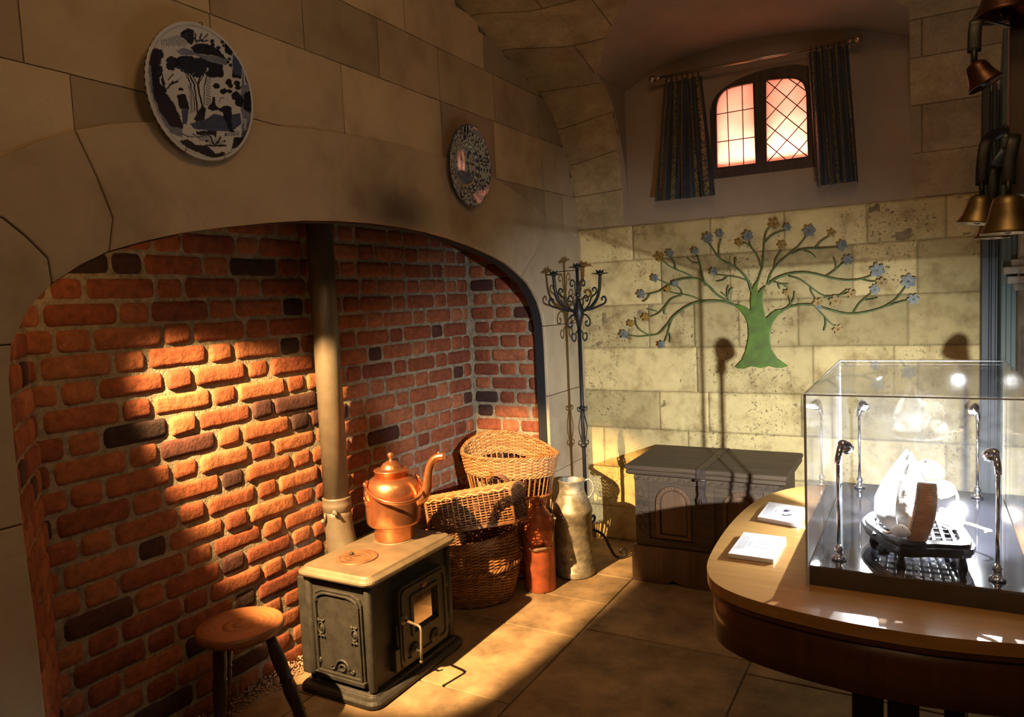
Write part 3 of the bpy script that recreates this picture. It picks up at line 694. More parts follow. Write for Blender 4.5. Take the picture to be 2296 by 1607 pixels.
def curtain(tl, tr, br, bl, label, ph, nf):
    """tl.. corners as photo pixels; hangs in soft folds from the pole"""
    A, B, Cc, D = [P(*p, 1, yr) for p in (tl, tr, br, bl)]
    nu, nv = 90, 26
    mb = MB(); uvs_ = []
    def f(u, v):
        top = A.lerp(B, u); bot = D.lerp(Cc, u); p = top.lerp(bot, v); p.z -= .013*(1-v)
        amp = 0.010+0.020*v
        w = sin(2*pi*nf*u+ph+0.6*sin(3*v+ph))+0.35*sin(2*pi*nf*2.1*u+1.3*ph+v*2)
        p.y = yr+amp*w+0.004*nz((u*4, v*3, ph)); p.x += 0.004*sin(2*pi*nf*u+ph+1.3)*v
        p.z += 0.004*sin(2*pi*nf*u+ph)*v*v-0.006*abs(sin(pi*u*5))*(1-v) if v < .05 or v > .8 else 0
        uvs_.append((u, v)); return p
    mb.grid(nu, nv, f)
    c = thing('curtain', label, 'curtain', tuple(A.lerp(B, .5)))
    o = mb.obj('drape', ['curtain'], c); ul = o.data.uv_layers.new(name='UVMap')
    for lp in o.data.loops: ul.data[lp.index].uv = uvs_[lp.vertex_index]
    so = o.modifiers.new('thick', 'SOLIDIFY'); so.thickness = 0.003
    for k in range(7):
        hk = MB(); q = A.lerp(B, (k+.5)/7); hk.tube([(q.x+.0, yr+.012*cos(a), q.z-.003+.012*sin(a)) for a in [i*2*pi/10 for i in range(10)]], 0.0016, 5, closed=True)
        hk.obj('curtain_ring', 'wrought', c)
curtain((1488, 180), (1572, 163), (1602, 438), (1465, 452), 'dark blue striped curtain hanging at the left side of the window', .4, 3.0)
curtain((1812, 110), (1902, 92), (1926, 406), (1831, 418), 'dark blue striped curtain hanging at the right side of the window', 2.0, 3.2)

# ---- painted metal tree on the wall
def T(zx, zy, y=3.975): return P(1350+zx/3.061, 460+zy/3.061, 1, y)
tree = thing('metal_tree', 'green painted metal tree with blue and ochre flowers hung on the stone wall', 'wall art', tuple(T(1090, 1100)))
trunk = [(915, 1108), (960, 1060), (990, 990), (1006, 900), (1003, 820), (985, 770), (950, 722), (905, 688), (912, 680), (945, 681), (985, 697), (1021, 720), (1019, 650), (1025, 590), (1045, 545), (1068, 515), (1074, 522), (1066, 565), (1072, 602), (1095, 572), (1132, 545), (1108, 590), (1103, 650), (1108, 700), (1125, 777), (1165, 735), (1205, 715), (1250, 712), (1258, 720), (1215, 748), (1175, 800), (1155, 860), (1152, 920), (1167, 990), (1205, 1050), (1279, 1101), (1240, 1114), (1195, 1115), (1145, 1102), (1090, 1116), (1025, 1104), (975, 1121), (930, 1119)]
tm = MB(); tm.prism([[xz(T(*p)) for p in trunk]], lambda a, b, h: (a, 3.975-h, b), 0, 0.008); tm.obj('trunk', 'green', tree, bevel=0.003)
for q in ((1085, 640), (1085, 1020)): p = T(*q); standoff = MB(); standoff.tube([(p.x, 3.975, p.z), (p.x, 3.991, p.z)], 0.008, 8); standoff.obj('hook', 'wrought', tree)
BR = ["912,686 850,665 780,656 690,659 600,685 530,730 480,775 440,830 390,880 330,893 250,900 180,890", "332,893 270,860 238,820 232,770", "530,730 490,770 465,830 450,890 430,935", "460,875 472,905 468,942",
      "690,658 630,630 560,612 500,605 470,592", "556,610 540,575 515,553", "548,618 480,642 440,690 390,740 332,765", "378,728 312,712", "447,682 432,712 430,748",
      "872,662 800,620 740,560 690,520 640,502 560,505 500,525 440,565 380,595 312,610", "328,608 312,640 280,662", "470,546 390,512", "640,502 580,470 510,442 460,415 425,385", "509,440 500,395 475,358",
      "716,552 690,480 675,400 655,342", "671,400 625,392 588,362", "876,663 860,600 870,550", "866,612 878,585 898,567", "868,642 845,618 820,598",
      "1026,590 1005,520 960,460 900,415 820,372 770,310 738,262", "806,362 803,290 820,228", "921,430 914,390 920,357", "992,516 930,495 860,486 785,476", "860,490 830,515 788,522",
      "1070,520 1100,430 1110,330 1115,240 1130,180 1165,138", "1119,252 1170,205 1252,172", "1094,422 1070,350 1025,285 1008,238", "1022,284 985,263 955,259",
      "1135,545 1160,470 1210,400 1290,332 1350,280 1402,212", "1300,333 1390,300 1500,296 1622,288", "1466,293 1500,250 1562,210", "1382,308 1430,325 1466,356", "1181,432 1195,370 1232,308",
      "1138,545 1200,500 1290,470 1390,462 1480,475 1570,500 1680,515 1780,506 1858,478", "1782,508 1840,522 1895,524", "1537,487 1600,445 1658,390", "1604,442 1605,400 1590,358", "1185,525 1230,540 1281,540", "1208,532 1215,560 1222,572", "1242,541 1255,555 1274,561",
      "1282,487 1360,510 1430,560 1500,610 1580,642", "1524,626 1600,622 1690,604", "1642,611 1665,592 1684,575", "1430,556 1440,600 1472,648",
      "1232,722 1300,695 1380,682 1452,685 1540,710 1640,738 1730,745 1830,730 1930,700 2010,650 2060,590 2088,552", "1950,693 2040,665 2112,648", "1722,742 1770,670 1852,600", "1802,648 1850,646 1892,634",
      "1268,706 1290,682 1315,645 1322,592", "1293,676 1290,650 1278,618", "1460,693 1510,745 1560,800 1602,836", "1531,766 1535,815 1522,860"]
for i, s_ in enumerate(BR):
    pts = [tuple(map(float, q.split(','))) for q in s_.split()]
    sp = smooth_path(pts, 5); big = len(pts) >= 7; n = len(sp)
    m = MB(); r0_ = 0.0062 if big else 0.0042; r1_ = 0.0036 if big else 0.0028
    m.tube([T(a, b, 3.972-0.006*sin(3.0*k/n)) for k, (a, b) in enumerate(sp)], [r0_+(r1_-r0_)*k/n for k in range(n)], 7)
    m.obj('branch', 'stemgreen', tree)
FL = [(152, 884, 30, 0), (199, 810, 25, 1), (410, 955, 26, 0), (302, 768, 28, 1), (453, 577, 24, 1), (503, 538, 22, 0), (271, 610, 30, 0), (363, 500, 26, 0), (399, 356, 32, 1), (467, 328, 27, 0), (640, 315, 25, 0), (728, 225, 34, 0), (810, 195, 25, 0), (766, 455, 25, 0),
      (1182, 128, 34, 1), (1272, 152, 24, 0), (1002, 210, 32, 0), (944, 258, 24, 1), (1423, 176, 36, 0), (1648, 275, 30, 0), (1577, 193, 24, 1), (1237, 274, 27, 1), (1890, 447, 40, 0), (1917, 534, 30, 1), (1686, 375, 30, 0), (1606, 659, 37, 1), (1712, 610, 28, 1), (1482, 671, 29, 1), (1490, 702, 16, 0),
      (2103, 522, 40, 0), (2137, 645, 30, 0), (1873, 579, 28, 0), (1268, 600, 20, 1), (1621, 853, 30, 1)]
for i, (fx, fy, fr_, kd) in enumerate(FL):
    c = T(fx, fy, 3.962-0.004*(i % 3)); r = fr_/3.061*c.y/1629*1.02*1.05; m = MB(); K = 6 if kd == 0 or i % 2 else 5
    for k in range(K):
        a = 2*pi*k/K+i*.7; px_, pz_ = c.x+cos(a)*r*.58, c.z+sin(a)*r*.58
        loop = []
        for q in range(12):
            t = 2*pi*q/12; ex, ez = cos(t)*r*.47, sin(t)*r*.33
            loop.append((px_+ex*cos(a)-ez*sin(a), pz_+ex*sin(a)+ez*cos(a)))
        h = 0.0015+0.0016*(k % 2); m.prism([loop], lambda A_, B_, H_: (A_, c.y-H_, B_), h-0.0012, h+0.0012+0.002*(kd == 0))
    m.lathe([(r*.24, 0), (r*.22, .004), (r*.1, .007), (1e-5, .0075)], c, 12, Matrix.Rotation(pi/2, 3, 'X'))
    o = m.obj('flower', 'goldflower' if kd else 'blueflower', tree)

# ---- two blue and white plates on the arch wall
def plate(c, R, pitch, turn, label, paintfn, N1=150, prof_='charger'):
    """disc facing +X, leaning out at the top; c = centre of the rim plane"""
    rot = Matrix.Rotation(turn, 3, 'Z')@Matrix.Rotation(pitch, 3, 'Y')
    c = Vector(c)
    def depth(r):
        if prof_ == 'charger': return -0.020*(1-min(1, (r/0.97)**2.2))
        return -0.030+(0.0 if r < .5 else 0.030*((r-.5)/.5)**0.55) if r >= .5 else -0.030+0.006*(1-(r/.5)**2)
    t = thing('wall_plate', label, 'plate', tuple(c))
    mb = MB(); cols_ = []
    nr = N1; na = N1*3
    pts = [(0.0, 0.0)]
    mb.v.append(tuple(c+rot@Vector((depth(0)*1.0, 0, 0))))
    for i in range(1, nr+1):
        r = i/nr
        for j in range(na):
            a = 2*pi*j/na; pts.append((r*cos(a), r*sin(a))); mb.v.append(tuple(c+rot@Vector((depth(r), r*cos(a)*R, r*sin(a)*R))))
    for j in range(na): mb.face((0, 1+j, 1+(j+1) % na), True)
    for i in range(nr-1):
        for j in range(na): mb.face((1+i*na+j, 1+(i+1)*na+j, 1+(i+1)*na+(j+1) % na, 1+i*na+(j+1) % na), True)
    # back shell
    nf = len(mb.v)
    for r, d_ in ((1.0, -.006), (.9, -.014), (.6, -.032), (.55, -.04), (0.5, -.04), (0.001, -.036)):
        for j in range(60): a = 2*pi*j/60; mb.v.append(tuple(c+rot@Vector((depth(1)+d_, r*cos(a)*R, r*sin(a)*R)))); pts.append((2, 2))
    for i in range(5):
        for j in range(60): mb.face((nf+i*60+j, nf+(i+1)*60+j, nf+(i+1)*60+(j+1) % 60, nf+i*60+(j+1) % 60), True)
    st = na//60
    for j in range(60):
        for q in range(st): mb.face((1+(nr-1)*na+(j*st+q) % na, 1+(nr-1)*na+(j*st+q+1) % na, nf+(j+1) % 60 if q >= st//2 else nf+j), True)
    o = mb.obj('glazed_dish', 'painted', t)
    at = o.data.color_attributes.new('paint', 'FLOAT_COLOR', 'POINT')
    buf = []
    W3 = [Vector(v) for v in mb.v]
    for p, w in zip(pts, W3): buf += [*paintfn(p[0], p[1], w), 1.0]
    at.data.foreach_set('color', buf)
    # wire hanger clips
    for ang in (100, 78, -80, -102) if prof_ != 'charger' else (92, -68, -112):
        a = radians(ang); u = Vector((0, cos(a), sin(a)))
        q = [c+rot@(u*(R*k)+Vector((dx, 0, 0))) for k, dx in ((.965, .004), (1.005, .006), (1.02, -.004), (.85, -.03))]
        m = MB(); m.tube(q, 0.0016, 6); m.obj('plate_clip', 'brass', t)
    m = MB(); q = c+rot@Vector((-.035, 0, R*.35)); m.tube([q, (XA+.012, q.y, q.z)], 0.004, 6); m.obj('hanger', 'wrought', t)
    return t
M['painted'] = painted('painted_glaze')
def invproj(w):
    v = w-EYE; z = v.dot(fwd); return CX+FPX*v.dot(right)/z, CY-FPX*v.dot(up)/z
WHT, BLU, DRK, MID = (0.50, 0.53, 0.55), (0.055, 0.075, 0.15), (0.014, 0.018, 0.036), (0.15, 0.18, 0.26)
def inpoly(x, y, pl):
    r = False; j = len(pl)-1
    for i in range(len(pl)):
        if (pl[i][1] > y) != (pl[j][1] > y) and x < (pl[j][0]-pl[i][0])*(y-pl[i][1])/(pl[j][1]-pl[i][1])+pl[i][0]: r = not r
        j = i
    return r
def segd(x, y, a, b):
    dx, dy = b[0]-a[0], b[1]-a[1]; t = max(0, min(1, ((x-a[0])*dx+(y-a[1])*dy)/(dx*dx+dy*dy+1e-9)))
    return sqrt((x-a[0]-t*dx)**2+(y-a[1]-t*dy)**2)
SH = []   # motifs of the landscape plate: (kind, data, colour)
def blob(x, y, rx, ry, c=DRK): SH.append(('e', (x, y, rx, ry), c, (x-rx*1.4, y-ry*1.4, x+rx*1.4, y+ry*1.4)))
def pol(pts, c=DRK): SH.append(('p', pts, c, (min(p[0] for p in pts)-12, min(p[1] for p in pts)-12, max(p[0] for p in pts)+12, max(p[1] for p in pts)+12)))
def strk(pts, w, c=DRK): SH.append(('s', (pts, w), c, (min(p[0] for p in pts)-w, min(p[1] for p in pts)-w, max(p[0] for p in pts)+w, max(p[1] for p in pts)+w)))
# ground, water and side banks
pol([(150, 340), (210, 330), (240, 460), (215, 620), (300, 760), (360, 800), (430, 980), (440, 1120), (330, 1080), (220, 900), (150, 700), (135, 500)], MID)
pol([(155, 480), (225, 500), (235, 620), (300, 720), (350, 800), (420, 930), (450, 1040), (330, 1020), (230, 880), (170, 700)], DRK)
blob(200, 370, 75, 55); blob(190, 440, 55, 50); blob(215, 520, 45, 60)
pol([(985, 470), (1000, 640), (1080, 690), (1115, 780), (1110, 980), (1050, 1120), (960, 1180), (980, 980), (960, 800)], MID)
pol([(990, 730), (1070, 680), (1110, 760), (1100, 860), (1040, 900), (985, 860)], DRK); pol([(975, 1080), (1040, 960), (1095, 880), (1110, 960), (1050, 1110), (960, 1190)], BLU)
pol([(640, 960), (720, 905), (800, 920), (960, 900), (970, 1000), (880, 1060), (700, 1060), (540, 1040), (500, 990)], BLU)
pol([(560, 1060), (740, 1055), (745, 1100), (570, 1095)], DRK)
# crown of the great trees
for x, y, rx, ry in ((345, 425, 50, 42), (335, 470, 45, 45), (470, 420, 90, 40), (540, 490, 120, 55), (600, 440, 90, 45), (690, 440, 80, 50), (740, 490, 65, 50), (570, 530, 70, 42), (720, 540, 70, 38), (780, 540, 35, 40), (410, 460, 60, 40)): blob(x, y, rx, ry)
strk([(420, 470), (490, 550), (545, 640), (560, 760), (575, 900)], 11); strk([(610, 530), (575, 640), (600, 760), (625, 880)], 12); strk([(500, 530), (550, 600), (580, 650)], 7); strk([(655, 500), (610, 590), (580, 640)], 7); strk([(655, 560), (635, 660), (632, 820)], 5)
strk([(440, 500), (510, 620), (545, 760), (550, 880)], 4)
strk([(350, 520), (400, 480), (450, 510), (510, 640), (530, 780), (510, 900)], 2.5, BLU)
for k in range(16): strk([(330+k*9+ (60 if k > 8 else 0), 640-k*6), (350+k*9+(60 if k > 8 else 0), 628-k*6)], 3, MID)
for k in range(14): strk([(490+k*2, 640+k*18), (512+k*2, 650+k*18)], 3.5, BLU); strk([(650, 560+k*20), (690, 575+k*20)], 3.5, BLU)
# top: mountain, palm, distant trees, rain strokes
pol([(430, 170), (480, 130), (540, 150), (545, 240), (520, 290), (460, 240), (420, 200)], DRK); pol([(380, 340), (450, 310), (520, 330), (600, 370), (700, 380), (850, 410), (840, 470), (700, 440), (560, 380), (430, 370)], MID)
pol([(510, 310), (560, 270), (640, 270), (720, 300), (790, 350), (830, 410), (700, 375), (560, 365)], DRK)
for a, b in (((560, 260), (550, 180)), ((585, 250), (610, 180)), ((600, 245), (665, 190)), ((610, 250), (670, 245)), ((570, 250), (530, 210))): strk([a, b], 10)
for x, y in ((705, 250), (710, 285), (762, 310), (760, 345)): blob(x, y, 18, 20)
for k in range(15): strk([(250+k*16, 235-k*4), (252+k*16, 290+8*sin(k*2.1))], 3.2, BLU)
# right: pavilion, banner, fruit
pol([(820, 265), (860, 290), (900, 340), (880, 380), (815, 350)], DRK); pol([(890, 370), (975, 440), (975, 585), (885, 560)], BLU); pol([(885, 540), (970, 565), (968, 590), (880, 570)], DRK)
for x, y in ((798, 255), (860, 410), (845, 440), (870, 465), (805, 290)): blob(x, y, 15, 15)
for x, y, rx, ry in ((745, 655, 32, 25), (810, 700, 32, 28), (855, 620, 28, 32), (870, 650, 24, 18), (930, 630, 26, 24), (940, 670, 30, 22), (860, 700, 24, 22), (920, 745, 42, 40), (950, 790, 40, 55)): blob(x, y, rx, ry)
strk([(1005, 500), (1010, 600), (1035, 655), (1080, 662)], 7)
# figures and bushes
blob(425, 685, 24, 16); blob(425, 715, 20, 24, WHT); pol([(388, 735), (430, 720), (470, 735), (500, 850), (490, 870), (410, 855)], DRK); pol([(430, 860), (490, 860), (485, 1000), (440, 1000)], BLU)
blob(795, 790, 24, 28, WHT); strk([(770, 800), (780, 765), (810, 765)], 4); pol([(760, 860), (830, 825), (880, 840), (885, 960), (815, 960), (800, 890)], DRK); pol([(820, 960), (870, 950), (905, 1070), (860, 1060)], DRK)
for a, b, w in (((290, 700), (250, 590), 12), ((290, 690), (240, 640), 9), ((300, 680), (350, 610), 10), ((320, 640), (395, 615), 13), ((280, 640), (255, 550), 12), ((310, 600), (355, 545), 7)): strk([a, b], w)
pol([(540, 950), (620, 820), (650, 860), (640, 960), (560, 975)], DRK); pol([(660, 850), (700, 810), (710, 750), (730, 750), (740, 830), (780, 860), (700, 880)], DRK)
# foreground plants
pol([(410, 1150), (480, 1130), (560, 1180), (650, 1190), (740, 1260), (880, 1230), (900, 1120), (1000, 1110), (950, 1220), (840, 1290), (700, 1300), (540, 1240), (440, 1180)], DRK)
for k in range(5): strk([(430+k*50, 1085+(k % 2)*25), (480+k*55, 1100+(k % 3)*12)], 9, BLU)
for a in range(7): t = radians(180+a*30); strk([(735, 1190), (735+95*cos(t), 1190+85*sin(t))], 16); strk([(735, 1190), (735+80*cos(t), 1190+70*sin(t))], 6, WHT if a % 2 else DRK)
for k in range(4): strk([(590, 1105+k*12), (680, 1108+k*12)], 3, BLU); strk([(820, 1075+k*9), (950, 1062+k*12)], 3, BLU)
for k in range(8): strk([(820+k*12, 1265-k*4), (835+k*12, 1240-k*4)], 3, WHT)
for k in range(6): strk([(985+k*6, 950+k*18), (1010-k*2, 958+k*18)], 5, WHT)
def paint1(u, v, w):
    r = sqrt(u*u+v*v)
    if r > 1.5: return (0.4, 0.4, 0.4)
    if r > 0.955: return (0.52, 0.53, 0.53) if r < .985 else (0.42, 0.42, 0.40)
    px, py = invproj(w); x = (px-300)*4.0175; y = (py-30)*4.0175
    x += 7*noise.noise(Vector((x*.02, y*.02, 1))); y += 7*noise.noise(Vector((x*.02, y*.02, 9)))
    c = WHT if r < .93 else (0.34, 0.38, 0.44)
    for k, dt, col, bb in SH:
        if not (bb[0] <= x <= bb[2] and bb[1] <= y <= bb[3]): continue
        if k == 'e':
            q = ((x-dt[0])/dt[2])**2+((y-dt[1])/dt[3])**2
            if q < 1+.35*noise.noise(Vector((x*.05, y*.05, dt[0]))): c = col
        elif k == 'p':
            if inpoly(x+6*noise.noise(Vector((x*.06, y*.06, 4))), y+6*noise.noise(Vector((x*.06, y*.06, 7))), dt): c = col
        else:
            if any(segd(x, y, a, b) < dt[1]*.5+1.5 for a, b in zip(dt[0], dt[0][1:])): c = col
    if c is not WHT:
        s_ = 1+.35*noise.noise(Vector((x*.012, y*.03, 3))); c = tuple(q*s_ for q in c)
    return c
def paint2(u, v, w):
    r = sqrt(u*u+v*v); a = atan2(v, u)
    if r > 1.5: return (0.4, 0.4, 0.4)
    if r > .975: return (0.06, 0.09, 0.16)
    base = (0.40, 0.45, 0.46)
    n1_ = noise.noise(Vector((u*7, v*7, 3))); n2_ = noise.noise(Vector((u*16, v*16, 8)))
    if r > .60:
        k = (a/(2*pi)*8) % 1.0; q = (r-.6)/.375
        if abs(k-.5) > .44: return BLU if sin(q*22) > -.2 else base
        d = sqrt(((k-.5)*2.0)**2+((q-.5)*1.1)**2)
        f = sin(10*d+6*n1_+3*sin(a*16)); return DRK if f > .35 and d < .75 else (MID if n2_ > .22 else base)
    if r > .56: return DRK if r < .585 else base
    if r > .46: return (BLU if abs(sin(a*9+r*8)) > .72 and r > .49 else base)
    if r > .435: return BLU
    if v < -.1+.12*n1_*2: return MID if n2_ > -.1 else BLU
    return BLU if n1_+.6*n2_ > .17 else base
pc1 = P(457, 208, 0, XA+0.055); pc2 = P(1057, 372, 0, XA+0.05)
plate(pc1, 0.181, radians(5), radians(3), 'large blue and white landscape plate, the left one on the arch wall', paint1, 120)
plate(pc2, 0.176, radians(4), radians(1), 'blue and white plate with a patterned rim, the right one on the arch wall', paint2, 90, 'rimmed')

# ---- cast iron stove
SX0, SX1, SY0, SY1, SZ = -2.045, -1.755, 1.955, 2.455, 0.485
stove = thing('stove', 'black cast iron wood stove with a copper kettle standing on its hotplate', 'stove', (-1.9, 2.2, 0))
def rrect(x0, x1, y0, y1, r, n=5):
    out = []
    for cx_, cy_, a0 in ((x1-r, y1-r, 0), (x0+r, y1-r, 90), (x0+r, y0+r, 180), (x1-r, y0+r, 270)):
        for k in range(n+1): a = radians(a0+90*k/n); out.append((cx_+r*cos(a), cy_+r*sin(a)))
    return out
def stack(mb, x0, x1, y0, y1, levels, r=0.02):
    """stacked moulding: (outset, z) rings joined into one closed body"""
    rings = []
    for ov, z in levels:
        L = rrect(x0-ov, x1+ov, y0-ov, y1+ov, max(.002, r+ov*.5)); rings.append([(a, b, z) for a, b in L])
    o = len(mb.v); n = len(rings[0])
    for R_ in rings: mb.v += R_
    for i in range(len(rings)-1):
        for j in range(n): mb.face((o+i*n+j, o+i*n+(j+1) % n, o+(i+1)*n+(j+1) % n, o+(i+1)*n+j))
    mb.face([o+j for j in range(n)][::-1]); mb.face([o+(len(rings)-1)*n+j for j in range(n)])
m = MB(); stack(m, SX0, SX1, SY0, SY1, [(.045, 0.0), (.05, .006), (.05, .018), (.040, .028), (.022, .032), (.018, .040), (.006, .044)]); m.obj('base_plate', 'iron', stove, bevel=0.002)
m = MB(); stack(m, SX0, SX1, SY0, SY1, [(0, .042), (0, .452)], 0.012); 
for X_, Y_ in ((SX0, SY0), (SX1, SY0), (SX1, SY1), (SX0, SY1)): m.tube([(X_, Y_, .046), (X_, Y_, .43)], 0.016, 10)
m.obj('body', 'iron', stove, bevel=0.003)
m = MB(); stack(m, SX0, SX1, SY0, SY1, [(.004, .436), (.022, .446), (.034, .452), (.038, .460), (.036, .468), (.028, .474), (.022, .478), (.016, .485), (.0, .485)], 0.02)
top = m.obj('top_plate', 'irontop', stove, bevel=0.0015)
c1 = P(800, 1250, 2, SZ); c2 = Vector((-1.925, 2.335, SZ))
for c_, R_, mt_ in ((c1, .082, 'rust'), (c2, .092, 'irontop')):
    m = MB(); m.lathe([(R_, -.002), (R_, .0035), (R_*.96, .005), (R_*.75, .0045), (R_*.73, .003), (R_*.71, .0045), (R_*.5, .0045), (R_*.48, .003), (R_*.46, .0045), (R_*.27, .0045), (R_*.25, .003), (R_*.23, .0045), (1e-5, .0045)], c_, 40)
    o = m.obj('hotplate_lid', mt_, top)
    if mt_ == 'rust':
        m = MB(); m.lathe([(.007, 0), (.009, .006), (.006, .010), (1e-5, .011)], (c_.x-.035, c_.y+.01, SZ+.004), 12); m.obj('lid_knob', 'iron', top)
# side panel towards the camera
sp_ = MB(); yp = SY0
def fS(x, z, h): return (x, yp-h, z)
xl, xr_ = SX0+.022, SX1-.028
def archpanel(x0, x1, z0, z1, dr=.03):
    return [(x0, z0), (x1, z0)]+[(x1, z1-dr*1.2)]+[(x1-dr*.3, z1-dr*.5), (x1-dr, z1-dr*.15)]+[(x1-dr*1.6, z1), (x0+dr*1.6, z1)]+[(x0+dr, z1-dr*.15), (x0+dr*.3, z1-dr*.5), (x0, z1-dr*1.2)]
for i, (dd, hh) in enumerate(((0, .010), (.010, .016), (.018, .012))):
    if i < 2: sp_.prism([archpanel(xl+dd, xr_-dd, .07+dd, .405-dd), archpanel(xl+dd+.008, xr_-dd-.008, .07+dd+.008, .405-dd-.008)], fS, 0, hh)
sp_.prism([archpanel(xl+.02, xr_-.02, .09, .385)], fS, 0, .007)
sp_.prism([[(xl-.004, .062), (xr_+.004, .062), (xr_+.004, .078), (xl-.004, .078)]], fS, 0, .022)
sp_.obj('side_panel', 'iron', stove, bevel=0.002)
for x, z in ((xl+.036, .25), (xr_-.040, .25)):
    on_ = MB(); on_.tube([(x+.015*cos(a), yp-.010, z+.021*sin(a)) for a in [i*2*pi/16 for i in range(16)]], 0.0035, 6, closed=True); on_.ball((x, yp-.007, z), .010, 8, (1, .5, 1.3))
    for s_ in (1, -1): on_.tube([(x-.016, yp-.009, z+s_*.036), (x-.008, yp-.011, z+s_*.026), (x, yp-.011, z+s_*.033), (x+.008, yp-.011, z+s_*.026), (x+.016, yp-.009, z+s_*.036)], 0.004, 6)
    on_.obj('cast_ornament', 'iron', stove)
on_ = MB()
xc = (xl+xr_)/2+.012; on_.tube([(xc+.034*cos(a), yp-.010, .105+.036*sin(a)) for a in [pi*i/12 for i in range(13)]], 0.005, 6); on_.tube([(xc+.015*cos(a), yp-.011, .112+.012*sin(a)) for a in [2*pi*i/12 for i in range(12)]], 0.0035, 6, closed=True)
for s_ in (-1, 1): on_.tube([(xc+s_*.034, yp-.01, .105), (xc+s_*.05, yp-.01, .098), (xc+s_*.058, yp-.01, .106), (xc+s_*.052, yp-.01, .113)], 0.0035, 6)
on_.obj('cast_ornament', 'iron', stove)
for x, z in ((xl+.02, .36), (xr_-.02, .36), (xl+.02, .12)): on_ = MB(); on_.ball((x, yp-.008, z), .007, 6, (1, .8, 1.7)); on_.obj('cast_stud', 'iron', stove)
# door on the room side
def fX(y, z, h): return (SX1+.010+h, y, z)
glass = [(2.170, .185), (2.330, .185), (2.330, .320), (2.170, .320)]
dm = MB(); dm.prism([rrect(2.085, 2.400, .075, .385, .03), glass], fX, -.012, .022); dm.prism([rrect(2.098, 2.388, .088, .372, .025), rrect(2.110, 2.376, .100, .360, .02)], fX, .02, .027)
dm.prism([rrect(2.155, 2.345, .170, .335, .012), glass], fX, .02, .027)
door = dm.obj('door', 'iron', stove, bevel=0.002)
gm = MB(); gm.prism([[(2.168, .183), (2.332, .183), (2.332, .322), (2.168, .322)]], fX, .0, .010); gm.obj('door_glass', 'glassdark', door)
bm_ = MB(); bm_.lathe([(.017, 0), (.017, .004), (.012, .006), (1e-5, .006)], (SX1+.032, 2.245, .352), 20, Matrix.Rotation(pi/2, 3, 'Y'), sx=.75); bm_.obj('badge', 'rust', door)
hm = MB(); hp = Vector((SX1+.032, 2.108, .262))
hm.lathe([(.020, -.002), (.020, .004), (.012, .012)], hp, 16, Matrix.Rotation(pi/2, 3, 'Y'))
hm.tube([hp, hp+Vector((.085, -.022, .003)), hp+Vector((.098, -.025, .0)), hp+Vector((.103, -.027, -.012)), hp+Vector((.104, -.033, -.08)), hp+Vector((.104, -.037, -.122))], 0.0052, 10)
hm.ball(hp+Vector((.104, -.037, -.126)), .0068, 8); hm.obj('door_handle', 'irontop', door)
for cy_ in (2.165, 2.300):
    vm = MB(); vm.lathe([(.030, 0), (.030, .006), (.024, .010), (.012, .010), (.010, .016), (1e-5, .018)], (SX1+.032, cy_, .118), 20, Matrix.Rotation(pi/2, 3, 'Y'))
    if cy_ < 2.2: vm.tube([(SX1+.036, 2.165, .118), (SX1+.062, 2.160, .120), (SX1+.070, 2.165, .130)], 0.005, 8)
    vm.obj('air_vent', 'iron', door)
for z in (.14, .30):
    km = MB(); km.tube([(SX1+.022, 2.408, z-.02), (SX1+.022, 2.408, z+.02)], 0.009, 10); km.ball((SX1+.022, 2.408, z+.022), .009, 8)
    km.obj('hinge', 'iron', stove)
lm_ = MB(); lm_.box((SX1, 2.055, .075), (SX1+.03, 2.082, .16)); lm_.tube([(SX1+.02, 2.082, .16), (SX1+.02, 2.078, .25)], .006, 8); lm_.obj('latch_plate', 'iron', stove, bevel=.002)
# flue pipe rising out of the stove back
fx, fy = -2.163, 2.255
pf = MB(); pf.lathe([(.0535, .64), (.0535, 2.049)], (fx, fy, 0), 40); pf.obj('flue_pipe', 'pipe', stove)
pf = MB(); pf.lathe([(.0535, .60), (.060, .604), (.060, .622), (.0625, .628), (.060, .634), (.060, .655), (.0615, .658), (.0535, .662)], (fx, fy, 0), 40)
pf.obj('flue_collar', 'pipe', stove)
pf = MB(); o_ = len(pf.v)
lv = []
for k in range(11):
    t = k/10; z = .605-.235*t; e_ = t*t
    lv.append((fx+.035*e_, fy+.00*e_, z, .058+.018*e_, .058+.010*e_))
for cx_, cy_, z, rx, ry in lv:
    for j in range(32): a = 2*pi*j/32; pf.v.append((cx_+rx*cos(a), cy_+ry*sin(a), z))
for i in range(len(lv)-1):
    for j in range(32): pf.face((o_+i*32+j, o_+i*32+(j+1) % 32, o_+(i+1)*32+(j+1) % 32, o_+(i+1)*32+j), True)
pf.face([o_+j for j in range(32)]); pf.face([o_+320+j for j in range(32)])
pf.box((-2.14, fy-.06, .37), (SX0+.01, fy+.06, .43))
pf.obj('flue_elbow', 'pipe', stove)
pf = MB(); pf.tube([(fx+.04, fy-.05, .612), (fx+.06, fy-.075, .612)], .006, 8); pf.ball((fx+.043, fy-.062, .612), .012, 6); pf.obj('clamp_screw', 'pipe', stove)
pf = MB(); pf.tube([(fx-.01, fy-.065, .60), (fx-.01, fy-.065, .57)], .005, 6); pf.ball((fx-.02, fy-.068, .57), .011, 6); pf.obj('clamp_screw', 'pipe', stove)
pf = MB(); pf.box((-2.11, SY0+.0, .045), (SX0, SY1, .43)); pf.obj('heat_shield', 'iron', stove, bevel=0.004)

